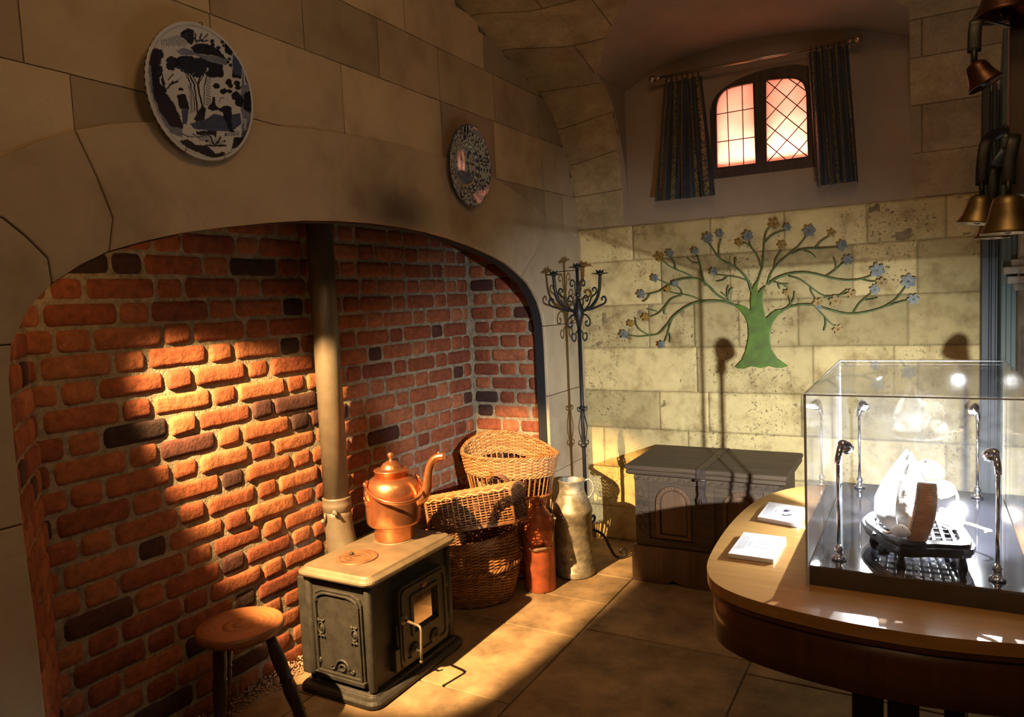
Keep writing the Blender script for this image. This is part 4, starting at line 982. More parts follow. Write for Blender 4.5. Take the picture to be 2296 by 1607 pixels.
# ---- copper kettle
kx, ky, kz = -1.925, 2.335, SZ+.0052
ket = thing('kettle', 'tall copper kettle with a swing handle standing on the iron stove', 'kettle', (kx, ky, kz))
m = MB(); m.lathe([(.083, 0), (.085, .003), (.085, .058), (.088, .062), (.106, .063), (.111, .068), (.113, .080), (.114, .12), (.114, .175), (.1125, .200), (.108, .222), (.100, .240), (.088, .252), (.078, .257), (.0705, .259)], (kx, ky, kz), 56); body = m.obj('body', 'copper', ket)
m = MB(); m.lathe([(.070, .255), (.070, .282), (.073, .283), (.0735, .288), (.070, .290), (.046, .292), (.043, .295), (.041, .303), (.033, .314), (.019, .322), (.008, .325), (.007, .330), (.006, .334), (.010, .339), (.0135, .346), (.012, .354), (.006, .359), (1e-5, .360)], (kx, ky, kz), 48)
m.obj('lid', 'copper', ket)
dR = Vector((.83, .56, 0)).normalized()     # handle swing axis towards the spout, roughly across the view
rv = Vector((right.x, right.y, 0)).normalized()
sd_ = Vector((.95, .31, 0)).normalized()
K0 = Vector((kx, ky, kz))
sw = smooth_path([tuple(K0+sd_*a+Vector((0, 0, b))) for a, b in ((.085, .150), (.125, .170), (.150, .212), (.158, .262), (.172, .308), (.198, .336), (.232, .342))], 6)
m = MB(); n = len(sw); m.tube(sw, [.030-.013*min(1, i/(n*.55)) for i in range(n)], 16); m.ball(Vector(sw[-5])+Vector((0, 0, .016)), .007, 6); m.obj('spout', 'copper', ket)
ax = Vector((-.45, -.89, 0)).normalized()
eara = K0+Vector((-.62, -.78, 0)).normalized()*.109+Vector((0, 0, .212)); earb = K0+Vector((.62, .78, 0)).normalized()*.109+Vector((0, 0, .212))
for q, s_ in ((eara, 1), (earb, -1)):
    nrm = (q-K0); nrm.z = 0; nrm.normalize(); tg = Vector((-nrm.y, nrm.x, 0))
    def fE(a, b, h, q=q, nrm=nrm, tg=tg):
        ang = a/.113; v = nrm*cos(ang)+tg*sin(ang); rr = .1135-max(0, b-.0)*.28; return K0+v*(rr+h)+Vector((0, 0, .212+b))
    m = MB(); m.prism([[(-.040, -.055), (-.02, -.058), (0, -.052), (.02, -.058), (.040, -.055), (.036, -.035), (.020, -.015), (.013, .012), (.014, .03), (.008, .042), (-.008, .042), (-.014, .03), (-.013, .012), (-.020, -.015), (-.036, -.035)]], fE, 0, .005)
    for a, b in ((-.028, -.042), (.028, -.042), (0, -.028)): m.ball(fE(a, b, .005), .0035, 6)
    m.lathe([(.012, 0), (.012, .006), (.006, .010), (1e-5, .010)], fE(0, .025, .004), 14, (nrm).to_track_quat('Z', 'Y').to_matrix())
    m.obj('ear_plate', 'copper', ket)
# swing handle lies forward and to the right
ha, hb = fE(0, .025, .012), None
pa = eara+Vector((-.62, -.78, 0)).normalized()*.006+Vector((0, 0, .022)); pb = earb+Vector((.62, .78, 0)).normalized()*.006+Vector((0, 0, .022))
cc = (pa+pb)/2; hx = (pa-pb)/2; drop = Vector((.82, -.57, 0)).normalized()*.155+Vector((0, 0, -.055))
hpts = [cc+hx*cos(pi*i/28)*(1.0)+drop*(sin(pi*i/28)**.75) for i in range(29)]
m = MB(); m.tube(hpts, .0085, 10, flat=.45); m.obj('swing_handle', 'copper', ket)

# ---- three legged stool
st = thing('stool', 'round three-legged turned wooden stool in front of the brick wall', 'stool', (-1.985, 1.58, 0))
m = MB(); m.lathe([(.108, .385), (.130, .389), (.139, .397), (.141, .410), (.139, .419), (.134, .422), (.115, .4215), (.065, .4185), (.060, .4165), (.054, .4165), (.050, .4185), (.036, .4185), (.031, .416), (.024, .416), (.019, .419), (1e-5, .420)], (-1.985, 1.58, 0), 64, cap=True)
seat = m.obj('seat', 'stool', st)
for tp, ft in (((-2.035, 1.535, .39), (-2.065, 1.53, 0)), ((-1.90, 1.62, .39), (-1.80, 1.68, 0)), ((-2.09, 1.61, .39), (-2.185, 1.635, 0))):
    A, B = Vector(tp), Vector(ft); L = (A-B).length; rot = (A-B).normalized().to_track_quat('Z', 'Y').to_matrix()
    pr = [(.016, 0), (.019, .03), (.022, .08), (.019, .105), (.023, .112), (.019, .120), (.023, .17), (.024, .20), (.020, .225), (.024, .232), (.020, .240), (.023, .29), (.022, .33), (.018, .36), (.016, L)]
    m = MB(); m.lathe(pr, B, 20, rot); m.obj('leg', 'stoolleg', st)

# ---- wicker baskets
def weave(mb, prof_fn, z0, z1, nrow, nst, r, ph=0, wob=.006, half=None, n=5):
    """horizontal osiers passing in and out of the stakes; prof_fn(th,t)->point,outward"""
    for k in range(nrow):
        t = z0+(z1-z0)*(k+.5)/nrow; pts = []
        steps = nst*3
        for i in range(steps):
            th = 2*pi*i/steps; p, nrm = prof_fn(th, t); s_ = cos(th*nst/2+(pi if (k+ph) % 2 else 0)); pts.append(p+nrm*(wob*s_))
        mb.tone = random.random(); mb.tube(pts, r, n, closed=True)
def stakes(mb, prof_fn, t0, t1, nst, r, seg=6, off=0.0):
    for i in range(nst):
        th = 2*pi*i/nst; mb.tone = random.random()
        mb.tube([prof_fn(th, t0+(t1-t0)*k/seg)[0]+prof_fn(th, t0+(t1-t0)*k/seg)[1]*off for k in range(seg+1)], r, 5)
def twist(mb, prof_fn, t, r, n=3, turns=40, amp=.006):
    for q in range(n):
        mb.tone = random.random(); pts = []
        S_ = turns*5
        for i in range(S_):
            th = 2*pi*i/S_; p, nr = prof_fn(th, t); a = th*turns/ n+2*pi*q/n; pts.append(p+nr*amp*cos(a)+Vector((0, 0, amp*sin(a))))
        mb.tube(pts, r, 5, closed=True)
def oval(c, rx0, ry0, rx1, ry1, zb, zt_fn, rot=0.0, tilt=None):
    c = Vector(c)
    def f(th, t):
        rx = rx0+(rx1-rx0)*t; ry = ry0+(ry1-ry0)*t
        x, y = rx*cos(th), ry*sin(th); z = zb+(zt_fn(th)-zb)*t
        v = Vector((x*cos(rot)-y*sin(rot), x*sin(rot)+y*cos(rot), z)); nrm = Vector((cos(th)/rx, sin(th)/ry, 0)); nrm = Vector((nrm.x*cos(rot)-nrm.y*sin(rot), nrm.x*sin(rot)+nrm.y*cos(rot), 0)).normalized()
        if tilt is not None: v = tilt@v; nrm = tilt@nrm
        return c+v, nrm
    return f
# tall open-work basket
bc = (-1.92, 3.308, 0)
bk1 = thing('tall_basket', 'tall golden open-work wicker basket with a raised back, standing deepest in the fireplace corner', 'basket', bc)
zt_ = lambda th: .655+.085*max(0, sin(th-.5))**1.5
f1 = oval(bc, .13, .105, .268, .168, .01, zt_, 0.12)
m = MB(); stakes(m, f1, 0, 1, 44, .0038, 8); m.obj('stakes', 'wicker', bk1)
m = MB(); weave(m, f1, .0, .50, 34, 44, .0046, half=None); m.obj('lower_weave', 'wicker', bk1)
m = MB(); weave(m, f1, .845, .975, 10, 44, .0052, ph=1); m.obj('upper_weave', 'wicker', bk1)
m = MB(); twist(m, f1, .985, .005, 4, 70, .008); twist(m, f1, .835, .004, 2, 60, .005); m.obj('rim', 'wicker', bk1)
m = MB(); twist(m, f1, .665, .0038, 3, 60, .005); twist(m, f1, .51, .0038, 2, 60, .005); m.obj('waling_bands', 'wicker', bk1)
hp_ = []
for i in range(13):
    th = -pi/2-.22+ .44*i/12+.02; p, nr = f1(th, .81+.075*sin(pi*i/12)); hp_.append(p+nr*(.012+.028*sin(pi*i/12)))
m = MB()
for q in range(3): m.tone = .6; m.tube([p+Vector((.005*cos(2*pi*q/3+i*1.1), .004*sin(i*1.1+q*2), .006*sin(2*pi*q/3+i*1.1))) for i, p in enumerate(hp_)], .0062, 6)
m.obj('handle', 'wickerdark', bk1)
M['linen'] = plain('basket_lining', (0.70, 0.58, 0.42), .9, var=.1)
m = MB(); m.lathe([(.001, .012), (.16, .012), (.163, .02)], bc, 24, sx=1.1, sy=.7); m.obj('base', 'wicker', bk1)
# round log basket below
cb = (-1.952, 2.938, 0)
bk2 = thing('log_basket', 'low round brown wicker basket with a raised band, on the floor beside the stove', 'basket', cb)
f2 = oval(cb, .195, .160, .232, .19, .004, lambda th: .335+.03*sin(th*1+.9), .5)
def f2b(th, t):
    p, nr = f2(th, t); g_ = sin(pi*min(1, t/.9))*.022; return p+nr*g_, nr
m = MB(); stakes(m, f2b, 0, 1, 40, .004, 8); m.obj('stakes', 'wickermid', bk2)
m = MB(); weave(m, f2b, .0, .52, 24, 40, .0042); m.obj('lower_weave', 'wickermid', bk2)
m = MB(); weave(m, f2b, .56, .97, 18, 40, .0042, ph=1); m.obj('upper_weave', 'wickermid', bk2)
m = MB(); twist(m, lambda th, t: (f2b(th, t)[0]+f2b(th, t)[1]*.007, f2b(th, t)[1]), .54, .006, 3, 60, .007); m.obj('raised_band', 'wickermid', bk2)
m = MB(); twist(m, f2b, .985, .006, 4, 60, .009); m.obj('rim', 'wickermid', bk2)
m = MB(); m.lathe([(.001, .008), (.185, .008), (.19, .02)], cb, 24, sy=.85); m.obj('base', 'wickermid', bk2)
# hamper lying tilted across it
hb_ = thing('wicker_hamper', 'dark rectangular wicker hamper lying tilted across the round basket', 'basket', (-1.93, 2.95, .33))
R_h = Matrix.Rotation(radians(14), 3, 'Z')@Matrix.Rotation(radians(-11), 3, 'Y')@Matrix.Rotation(radians(-10), 3, 'X')
ch_ = Vector((-1.875, 2.895, .455))
def fH(a, b, c): return ch_+R_h@Vector((a, b, c))
HX, HY, HZ = .215, .10, .078
def side(P0, U, V, nu, nv, mb, ru=.0042, rv_=.0036):
    P0, U, V = Vector(P0), Vector(U), Vector(V); nrm = U.cross(V).normalized(); LU = U.length; LV = V.length
    ns_ = max(2, int(LU/.026)); nw = max(2, int(LV/.0115))
    for i in range(ns_+1):
        mb.tone = random.random(); mb.tube([fH(*(P0+U*(i/ns_)+V*(k/3))) for k in range(4)], ru, 5)
    for k in range(nw):
        mb.tone = random.random(); n_ = ns_*3
        mb.tube([fH(*(P0+U*(i/n_)+V*((k+.5)/nw)+nrm*(.0055*cos(pi*i/3+(pi if k % 2 else 0))))) for i in range(n_+1)], rv_, 5)
bx = .17
for nm, a in (('front_panel', ((-HX, -HY, -HZ), (2*HX, 0, 0), (0, -.0, 2*HZ))), ('back_panel', ((-HX, HY, -HZ), (2*HX, 0, 0), (0, 0, 2*HZ))), ('end_panel', ((HX, -HY, -HZ), (0, 2*HY, 0), (0, 0, 2*HZ))), ('end_panel', ((-HX, -HY, -HZ), (0, 2*HY, 0), (0, 0, 2*HZ)))):
    m = MB(); side(*a, 0, 0, m); m.obj(nm, 'wickerdark', hb_)
m = MB()
P0 = Vector((-HX-.01, -HY-.012, HZ)); U = Vector((2*HX+.02, 0, 0)); V = Vector((0, 2*HY+.024, 0))
for k in range(20):
    m.tone = random.random(); m.tube([fH(*(P0+U*(i/30)+V*((k+.5)/20)+Vector((0, 0, .02*sin(pi*(k+.5)/20)+.006*cos(pi*i/2+(pi if k % 2 else 0)))))) for i in range(31)], .005, 5)
for i in range(12): m.tone = random.random(); m.tube([fH(*(P0+U*(i/11)+V*(k/8)+Vector((0, 0, .02*sin(pi*k/8))))) for k in range(9)], .004, 5)
m.obj('lid', 'wicker', hb_)  # lighter wicker than the sides: the lit ridge is put into its colour
m = MB()
for a in ((-1, -1), (1, -1), (1, 1), (-1, 1)): m.tube([fH(a[0]*HX, a[1]*HY, -HZ), fH(a[0]*HX, a[1]*HY, HZ)], .008, 7)
for z in (-HZ, HZ):
    for q in range(2): m.tube([fH(x*HX, y*HY, z+.006*q) for x, y in ((-1, -1), (1, -1), (1, 1), (-1, 1))], .0065, 6, closed=True)
m.obj('border', 'wickerdark', hb_)

# ---- cans
rc = (-1.684, 3.160, 0)
can = thing('oil_can', 'slim red enamel can with a wire bail and wooden grip, standing on the floor', 'can', rc)
m = MB(); m.lathe([(.075, 0), (.078, .003), (.078, .31), (.0795, .312), (.0795, .322), (.078, .324), (.077, .345), (.070, .37), (.055, .395), (.040, .412), (.034, .42), (.033, .44)], rc, 44); m.obj('body', 'redcan', can)
m = MB(); m.lathe([(.036, .438), (.038, .441), (.038, .452), (.034, .458), (.016, .460), (.014, .466), (.008, .470), (1e-5, .470)], rc, 30); m.obj('stopper', 'redcan', can)
w = Vector((.88, .47, 0)).normalized(); C0 = Vector(rc); w2 = Vector((.47, -.88, 0)).normalized()
e1, e2 = C0-w*.079+Vector((0, 0, .325)), C0+w*.079+Vector((0, 0, .355))
m = MB()
for q, s_ in ((e1, -1), (e2, 1)): m.box(q-Vector((.005, .005, .02)), q+Vector((.005, .005, .02))); m.ball(q+w*s_*.008, .007, 6)
m.obj('bail_lug', 'tin', can)
ga, gb = C0+w2*.085-w*.030+Vector((0, 0, .222)), C0+w2*.085+w*.045+Vector((0, 0, .235))
m = MB(); m.tube([e1-w*.006, ga-w*.018+Vector((0, 0, .012)), ga-w*.008, ga], .0035, 7); m.tube([e2+w*.006, gb+w*.018+Vector((0, 0, .012)), gb+w*.008, gb], .0035, 7); m.obj('wire_bail', 'brass', can)
m = MB(); m.tube([ga, ga.lerp(gb, .2), ga.lerp(gb, .5), ga.lerp(gb, .8), gb], [.007, .0105, .009, .0105, .007], 12); m.obj('wooden_grip', 'chestpanel', can)
tc_ = (-1.607, 3.41, 0)
ch2 = thing('milk_churn', 'grey galvanised milk churn beside the candelabra foot', 'churn', tc_)
m = MB(); m.lathe([(.096, 0), (.103, .004), (.104, .03), (.100, .034), (.100, .325), (.103, .328), (.103, .352), (.100, .356), (.086, .395), (.072, .428), (.067, .440), (.068, .444), (.066, .446), (.066, .492), (.070, .500), (.072, .503), (.069, .506), (.063, .500), (.060, .44), (.085, .38)], tc_, 48, cap=False); m.lathe([(1e-5, .30), (.09, .30)], tc_, 30, cap=False); m.obj('body', 'tin', ch2)
c0 = Vector(tc_); dd = Vector((.93, .36, 0)).normalized()
m = MB(); m.tube(smooth_path([tuple(c0+dd*a+Vector((0, 0, b))) for a, b in ((.066, .495), (.088, .505), (.108, .485), (.112, .45), (.100, .42), (.082, .405))], 5), .0055, 9); m.obj('handle', 'tin', ch2)
m = MB(); m.lathe([(.1045, .004), (.1055, .008), (.1055, .026), (.1045, .030)], tc_, 48, cap=False); m.obj('foot_band', 'tin', ch2)

# ---- wrought iron candelabra
cq = Vector((-1.600, 3.567, 0))
cnd = thing('candelabra', 'tall wrought iron standing candelabra in the corner', 'candelabra', tuple(cq))
def cp(a, z, dr_): return cq+dr_*a+Vector((0, 0, z))
m = MB(); m.tube([cq+Vector((0, 0, .17)), cq+Vector((0, 0, 1.36))], .0105, 12)
for z in (.86, .655): m.lathe([(.010, -.012), (.017, -.008), (.017, .008), (.010, .012)], cq+Vector((0, 0, z)), 12)
m.obj('pole', 'wrought', cnd)
m = MB()
for k in range(4):
    a = pi/4+k*pi/2; dd = Vector((cos(a), sin(a), 0))
    m.tube(smooth_path([tuple(cp(x, z, dd)) for x, z in ((.012, .855), (.026, .865), (.026, .848), (.012, .84), (.011, .825), (.022, .77), (.023, .74), (.011, .68), (.012, .665), (.026, .66), (.028, .678), (.018, .682))], 4), .0032, 6)
m.obj('basket_twist', 'wrought', cnd)
def scroll(c0_, dd, zc_, R_, a0, a1, n=18, shrink_=.55):
    return [c0_+dd*(R_*(1-shrink_*i/n)*cos(a0+(a1-a0)*i/n))+Vector((0, 0, zc_+R_*(1-shrink_*i/n)*sin(a0+(a1-a0)*i/n))) for i in range(n+1)]
CA = radians(60)
dirs = [Vector((cos(CA+k*pi/2), sin(CA+k*pi/2), 0)) for k in (0, 1, 2, 3)]
cups = []
for k, dd in enumerate(dirs[::2]):
    s_ = 1.06
    pts = smooth_path([tuple(cp(x*s_, z, dd)) for x, z in ((.0, 1.375), (.035, 1.385), (.075, 1.40), (.115, 1.44), (.135, 1.49), (.141, 1.54), (.143, 1.575))], 5)
    if k == 1: pts = pts
    m = MB(); m.tube(pts, .0088, 9)
    m.tube(smooth_path([tuple(cp(x*s_, z, dd)) for x, z in ((.06, 1.385), (.09, 1.392), (.13, 1.405), (.165, 1.418), (.176, 1.438), (.165, 1.455), (.150, 1.447), (.152, 1.434))], 4), .0055, 7)
    m.tube(smooth_path([tuple(cp(x*s_, z, dd)) for x, z in ((.045, 1.392), (.068, 1.42), (.085, 1.455), (.108, 1.47), (.118, 1.488), (.108, 1.505), (.094, 1.498), (.096, 1.485))], 4), .0050, 7)
    m.tube(smooth_path([tuple(cp(x*s_, z, dd)) for x, z in ((.012, 1.39), (.03, 1.42), (.032, 1.45), (.048, 1.465), (.062, 1.452), (.058, 1.436), (.046, 1.438))], 4), .0045, 7)
    m.obj('arm', 'wrought', cnd); cups.append(cp(.143*s_, 1.575, dd))
    m = MB()
    m.tube(smooth_path([tuple(cp(x, z, dd)) for x, z in ((.012, 1.355), (.045, 1.362), (.072, 1.335), (.070, 1.305), (.048, 1.302), (.044, 1.322), (.056, 1.326))], 4), .0048, 7); m.obj('scroll', 'wrought', cnd)
    m = MB(); m.tube(smooth_path([tuple(cp(x, z, dd)) for x, z in ((.010, 1.28), (.024, 1.262), (.022, 1.24), (.035, 1.222), (.050, 1.240), (.046, 1.262), (.034, 1.262))], 4), .0045, 7); m.obj('scroll', 'wrought', cnd)
    m = MB(); m.tube(smooth_path([tuple(cp(x, z, dd)) for x, z in ((.010, 1.48), (.018, 1.505), (.018, 1.535), (.036, 1.55), (.048, 1.532), (.040, 1.515), (.031, 1.522))], 4), .0042, 7)
    m.obj('scroll', 'wrought', cnd)
m = MB(); m.tube([cq+Vector((0, 0, 1.35)), cq+Vector((0, 0, 1.612))], .0088, 10); m.lathe([(.012, 1.30), (.02, 1.34), (.03, 1.37), (.026, 1.40), (.014, 1.43), (.010, 1.45)], cq, 14); m.lathe([(.009, 1.455), (.015, 1.462), (.015, 1.475), (.009, 1.482)], cq, 12)
m.obj('centre_stem', 'wrought', cnd); cups.append(cq+Vector((0, 0, 1.612)))
for c_ in cups:
    m = MB(); m.lathe([(.008, -.005), (.014, -.001), (.036, .004), (.042, .008), (.036, .007), (.013, .004), (1e-5, .004)], c_, 16)
    for k in range(6):
        a = 2*pi*k/6; d_ = Vector((cos(a), sin(a), 0)); m.bar(c_+d_*.013+Vector((0, 0, .003)), c_+d_*.022+Vector((0, 0, .024)), .009, .0018, d_)
        m.bar(c_+d_*.036+Vector((0, 0, .006)), c_+d_*.050+Vector((0, 0, .004)), .010, .0016)
    m.lathe([(.012, .003), (.0125, .018)], c_, 12, cap=False); m.obj('candle_cup', 'wrought', cnd)
for k in range(3):
    a = radians((41, 122, 212)[k]); dd = Vector((cos(a), sin(a), 0))*(.9, .8, .6)[k]
    m = MB(); m.tube(smooth_path([tuple(cp(x, z, dd)) for x, z in ((.030, .255), (.046, .262), (.052, .245), (.038, .225), (.012, .225), (.010, .20), (.035, .185), (.08, .165), (.115, .13), (.145, .07), (.175, .022), (.21, .008), (.24, .022), (.245, .05), (.225, .062), (.208, .046), (.218, .034))], 5), .0075, 8); m.obj('leg', 'wrought', cnd)

# ---- carved chest
chs = thing('chest', 'old dark oak chest with arched carved panels and an iron hasp, against the window wall', 'chest', (-.93, 3.66, 0))
X0c, X1c, Y0c, Y1c = -1.275, -.575, 3.455, 3.925
m = MB(); m.prism([[(X0c-.022, 0), (X0c+.155, 0), (X0c+.175, .012), (X0c+.185, .022), (X0c+.205, .018), (X0c+.235, .005), (X0c+.26, 0), (X1c-.26, 0), (X1c-.235, .005), (X1c-.205, .018), (X1c-.185, .022), (X1c-.155, 0), (X1c+.022, 0), (X1c+.022, .172), (X1c+.016, .186), (X0c-.016, .186), (X0c-.022, .172)]], lambda a, b, h: (a, Y0c-.018+h, b), 0, .03)
m.box((X0c-.022, Y0c-.015, 0), (X0c+.01, Y1c, .18)); m.box((X1c-.01, Y0c-.015, 0), (X1c+.022, Y1c, .18)); m.obj('plinth', 'chestpanel', chs, bevel=.004)
m = MB(); m.box((X0c, Y0c+.008, .03), (X1c, Y1c, .552)); 
def fC(x, z, h): return (x, Y0c+.006-h, z)
m.prism([[(X0c, .19), (X1c, .19), (X1c, .225), (X0c, .225)]], fC, 0, .010); m.prism([[(X0c, .515), (X1c, .515), (X1c, .552), (X0c, .552)]], fC, 0, .012)
for a, b in ((X0c, X0c+.07), (-.96, -.875), (X1c-.07, X1c)): m.prism([[(a, .22), (b, .22), (b, .52), (a, .52)]], fC, 0, .008)
random.seed(3)
for k in range(14):
    x = X0c+.02+k*.052
    for q in range(2): m.tube([fC(x+.02*cos(a), .534+.010*sin(a*2+q), .013) for a in [pi*i/6 for i in range(7)]], .003, 5)
for x in (X0c+.035, X1c-.035):
    for z in (.28, .34, .40, .46): m.tube([fC(x+.018*cos(a), z+.022*sin(a), .010) for a in [2*pi*i/10 for i in range(10)]], .003, 5, closed=True)
m.obj('body', 'chest', chs, bevel=.003)
def archp(x0, x1, z0, z1):
    r = (x1-x0)/2; return [(x0, z0), (x1, z0)]+[((x0+x1)/2+r*cos(a), z1-r+r*sin(a)) for a in [pi*i/14 for i in range(15)]]
for x0, x1 in ((-1.165, -.99), (-.835, -.665)):
    m = MB(); m.prism([archp(x0, x1, .232, .500), archp(x0+.018, x1-.018, .250, .482)], fC, 0, .012); m.prism([archp(x0+.024, x1-.024, .256, .476)], fC, 0, .004)
    for i in range(15): a = pi*i/14; r = (x1-x0)/2-.009; m.ball(fC((x0+x1)/2+r*cos(a), .500-(x1-x0)/2+r*sin(a), .012), .005, 5)
    m.obj('arched_panel', 'chestpanel', chs, bevel=.002)
m = MB(); stack(m, X0c-.035, X1c+.035, Y0c-.035, Y1c+.02, [(-.012, .553), (0, .560), (0, .573), (-.006, .577), (.004, .582), (.006, .596), (0, .603), (-.006, .604)], .008); lid = m.obj('lid', 'chest', chs, bevel=.003)
m = MB(); m.box((-.945, Y0c-.042, .604), (-.905, Y1c+.005, .609)); m.box((-.945, Y0c-.047, .562), (-.905, Y0c-.040, .609)); m.tube([(-.953, Y0c-.048, .556), (-.897, Y0c-.048, .556)], .007, 8)
m.prism([[(-.943, .553), (-.907, .553), (-.910, .48), (-.902, .455), (-.906, .430), (-.925, .420), (-.944, .430), (-.948, .455), (-.940, .48)]], lambda a, b, h: (a, Y0c-.035-h, b), -.012, .0)
m.tube([(-.925+.007*cos(a), Y0c-.046, .446+.016*sin(a)) for a in [2*pi*i/12 for i in range(12)]], .003, 6, closed=True)
M['hasp'] = plain('dark_hasp_iron', (0.10, 0.075, 0.06), .5, .5, var=.3)
m.obj('hasp', 'hasp', lid)

# ---- gravel along the foot of the brick wall
random.seed(11); m = MB()
ico = [(0, 0, 1), (.894, 0, .447), (.276, .851, .447), (-.724, .526, .447), (-.724, -.526, .447), (.276, -.851, .447), (.724, .526, -.447), (-.276, .851, -.447), (-.894, 0, -.447), (-.276, -.851, -.447), (.724, -.526, -.447), (0, 0, -1)]
icf = [(0, 1, 2), (0, 2, 3), (0, 3, 4), (0, 4, 5), (0, 5, 1), (1, 6, 2), (2, 7, 3), (3, 8, 4), (4, 9, 5), (5, 10, 1), (2, 6, 7), (3, 7, 8), (4, 8, 9), (5, 9, 10), (1, 10, 6), (11, 7, 6), (11, 8, 7), (11, 9, 8), (11, 10, 9), (11, 6, 10)]
for k in range(3600):
    y = random.uniform(1.16, 3.45); wd = .085+.03*nz((y*6, 0, 0)); u = random.random()**1.5; x = XB+.012+u*wd
    if abs(y-1.635) < .03: continue
    r = random.uniform(.002, .0065)*(1-.4*u)
    z = max(0, (1-u)*.030-.004)*random.random()+r*.5; m.tone = random.random()
    m.add([(x+a*r*random.uniform(.7, 1.2), y+b*r*random.uniform(.7, 1.2), z+c*r*random.uniform(.6, 1)) for a, b, c in ico], icf)
tag(m.obj('gravel', 'gravel'), 'loose reddish gravel along the foot of the brick wall', 'gravel', kind='stuff')

# ---- table with rounded end
TZ = 0.85
hl = [(-.06, 1.380), (-.117, 1.381), (-.194, 1.392), (-.278, 1.412), (-.335, 1.438), (-.375, 1.472), (-.402, 1.52), (-.420, 1.59), (-.431, 1.72), (-.434, 1.86), (-.430, 1.98), (-.418, 2.09), (-.397, 2.18), (-.36, 2.26), (-.313, 2.317), (-.24, 2.36), (-.15, 2.383), (-.06, 2.388)]
hl = smooth_path(hl, 3)
tout = hl+[(-.12-x, y) for x, y in hl[::-1][1:-1]]
tbl = thing('table', 'round-ended golden wooden table with a deep dark apron, carrying the lit display case', 'table', (-.06, 1.88, 0))
m = MB(); m.prism([tout], lambda a, b, h: (a, b, TZ+h), -.024, 0); m.obj('tabletop', 'table', tbl, bevel=.004, seg=3)
def inset(pl, d, c=(-.06, 1.88)):
    return shrink(pl, d)
m = MB(); ap = inset(tout, .012); m.prism([ap, inset(tout, .030)], lambda a, b, h: (a, b, TZ+h), -.135, -.022, smooth=True); m.obj('apron', 'tableedge', tbl)
m = MB(); lip = inset(tout, .002); k = len(lip)
m.tube([(a, b, TZ-.030) for a, b in inset(tout, .010)], .0085, 8, closed=True); m.obj('lip_moulding', 'tableedge', tbl)
for x in (-.105, -.035, .06):
    m = MB(); w_ = .032 if x < .05 else .02; m.box((x-w_, 1.70, 0), (x+w_-.003, 1.76, TZ-.03)); m.obj('pedestal_post', 'matblack', tbl, bevel=.003)
m = MB(); m.box((-.30, 1.60, 0), (.2, 2.1, .02)); m.obj('pedestal_foot', 'matblack', tbl, bevel=.003)

# ---- acrylic display case
KX0, KX1, KY0, KY1, KZ1 = -.205, .185, 1.53, 2.25, 1.239
cs = thing('display_case', 'clear acrylic display case with a glossy black base, brightly lit from inside', 'display case', (0, 1.89, TZ))
m = MB(); m.box((KX0+.005, KY0+.005, TZ), (KX1-.005, KY1-.005, TZ+.0385)); m.obj('base', 'matblack', cs, bevel=.0015)
m = MB(); m.box((KX0+.006, KY0+.006, TZ+.0385), (KX1-.006, KY1-.006, TZ+.0405)); m.obj('mirror_floor', 'gloss', cs)
th_ = .0045
for a, b in (((KX0, KY0, TZ), (KX0+th_, KY1, KZ1)), ((KX1-th_, KY0, TZ), (KX1, KY1, KZ1)), ((KX0+th_, KY0, TZ), (KX1-th_, KY0+th_, KZ1)), ((KX0+th_, KY1-th_, TZ), (KX1-th_, KY1, KZ1)), ((KX0, KY0, KZ1), (KX1, KY1, KZ1+th_))):
    m = MB(); m.box(a, b); m.obj('acrylic_panel', 'acrylic', cs)
m = MB()
for x in (KX0, KX1):
    for y in (KY0, KY1): m.box((x-.0008, y-.0008, TZ), (x+.003*(1 if x == KX0 else -1)+.0008, y+.003*(1 if y == KY0 else -1), KZ1))
for y in (KY0, KY1): m.box((KX0, y-.0008, KZ1-.0012), (KX1, y+.0008, KZ1+.0012))
for x in (KX0, KX1): m.box((x-.0008, KY0, KZ1-.0012), (x+.0008, KY1, KZ1+.0012))
m.obj('lit_edge', 'edge', cs)  # pale strips: light caught in the acrylic edges, put in as colour

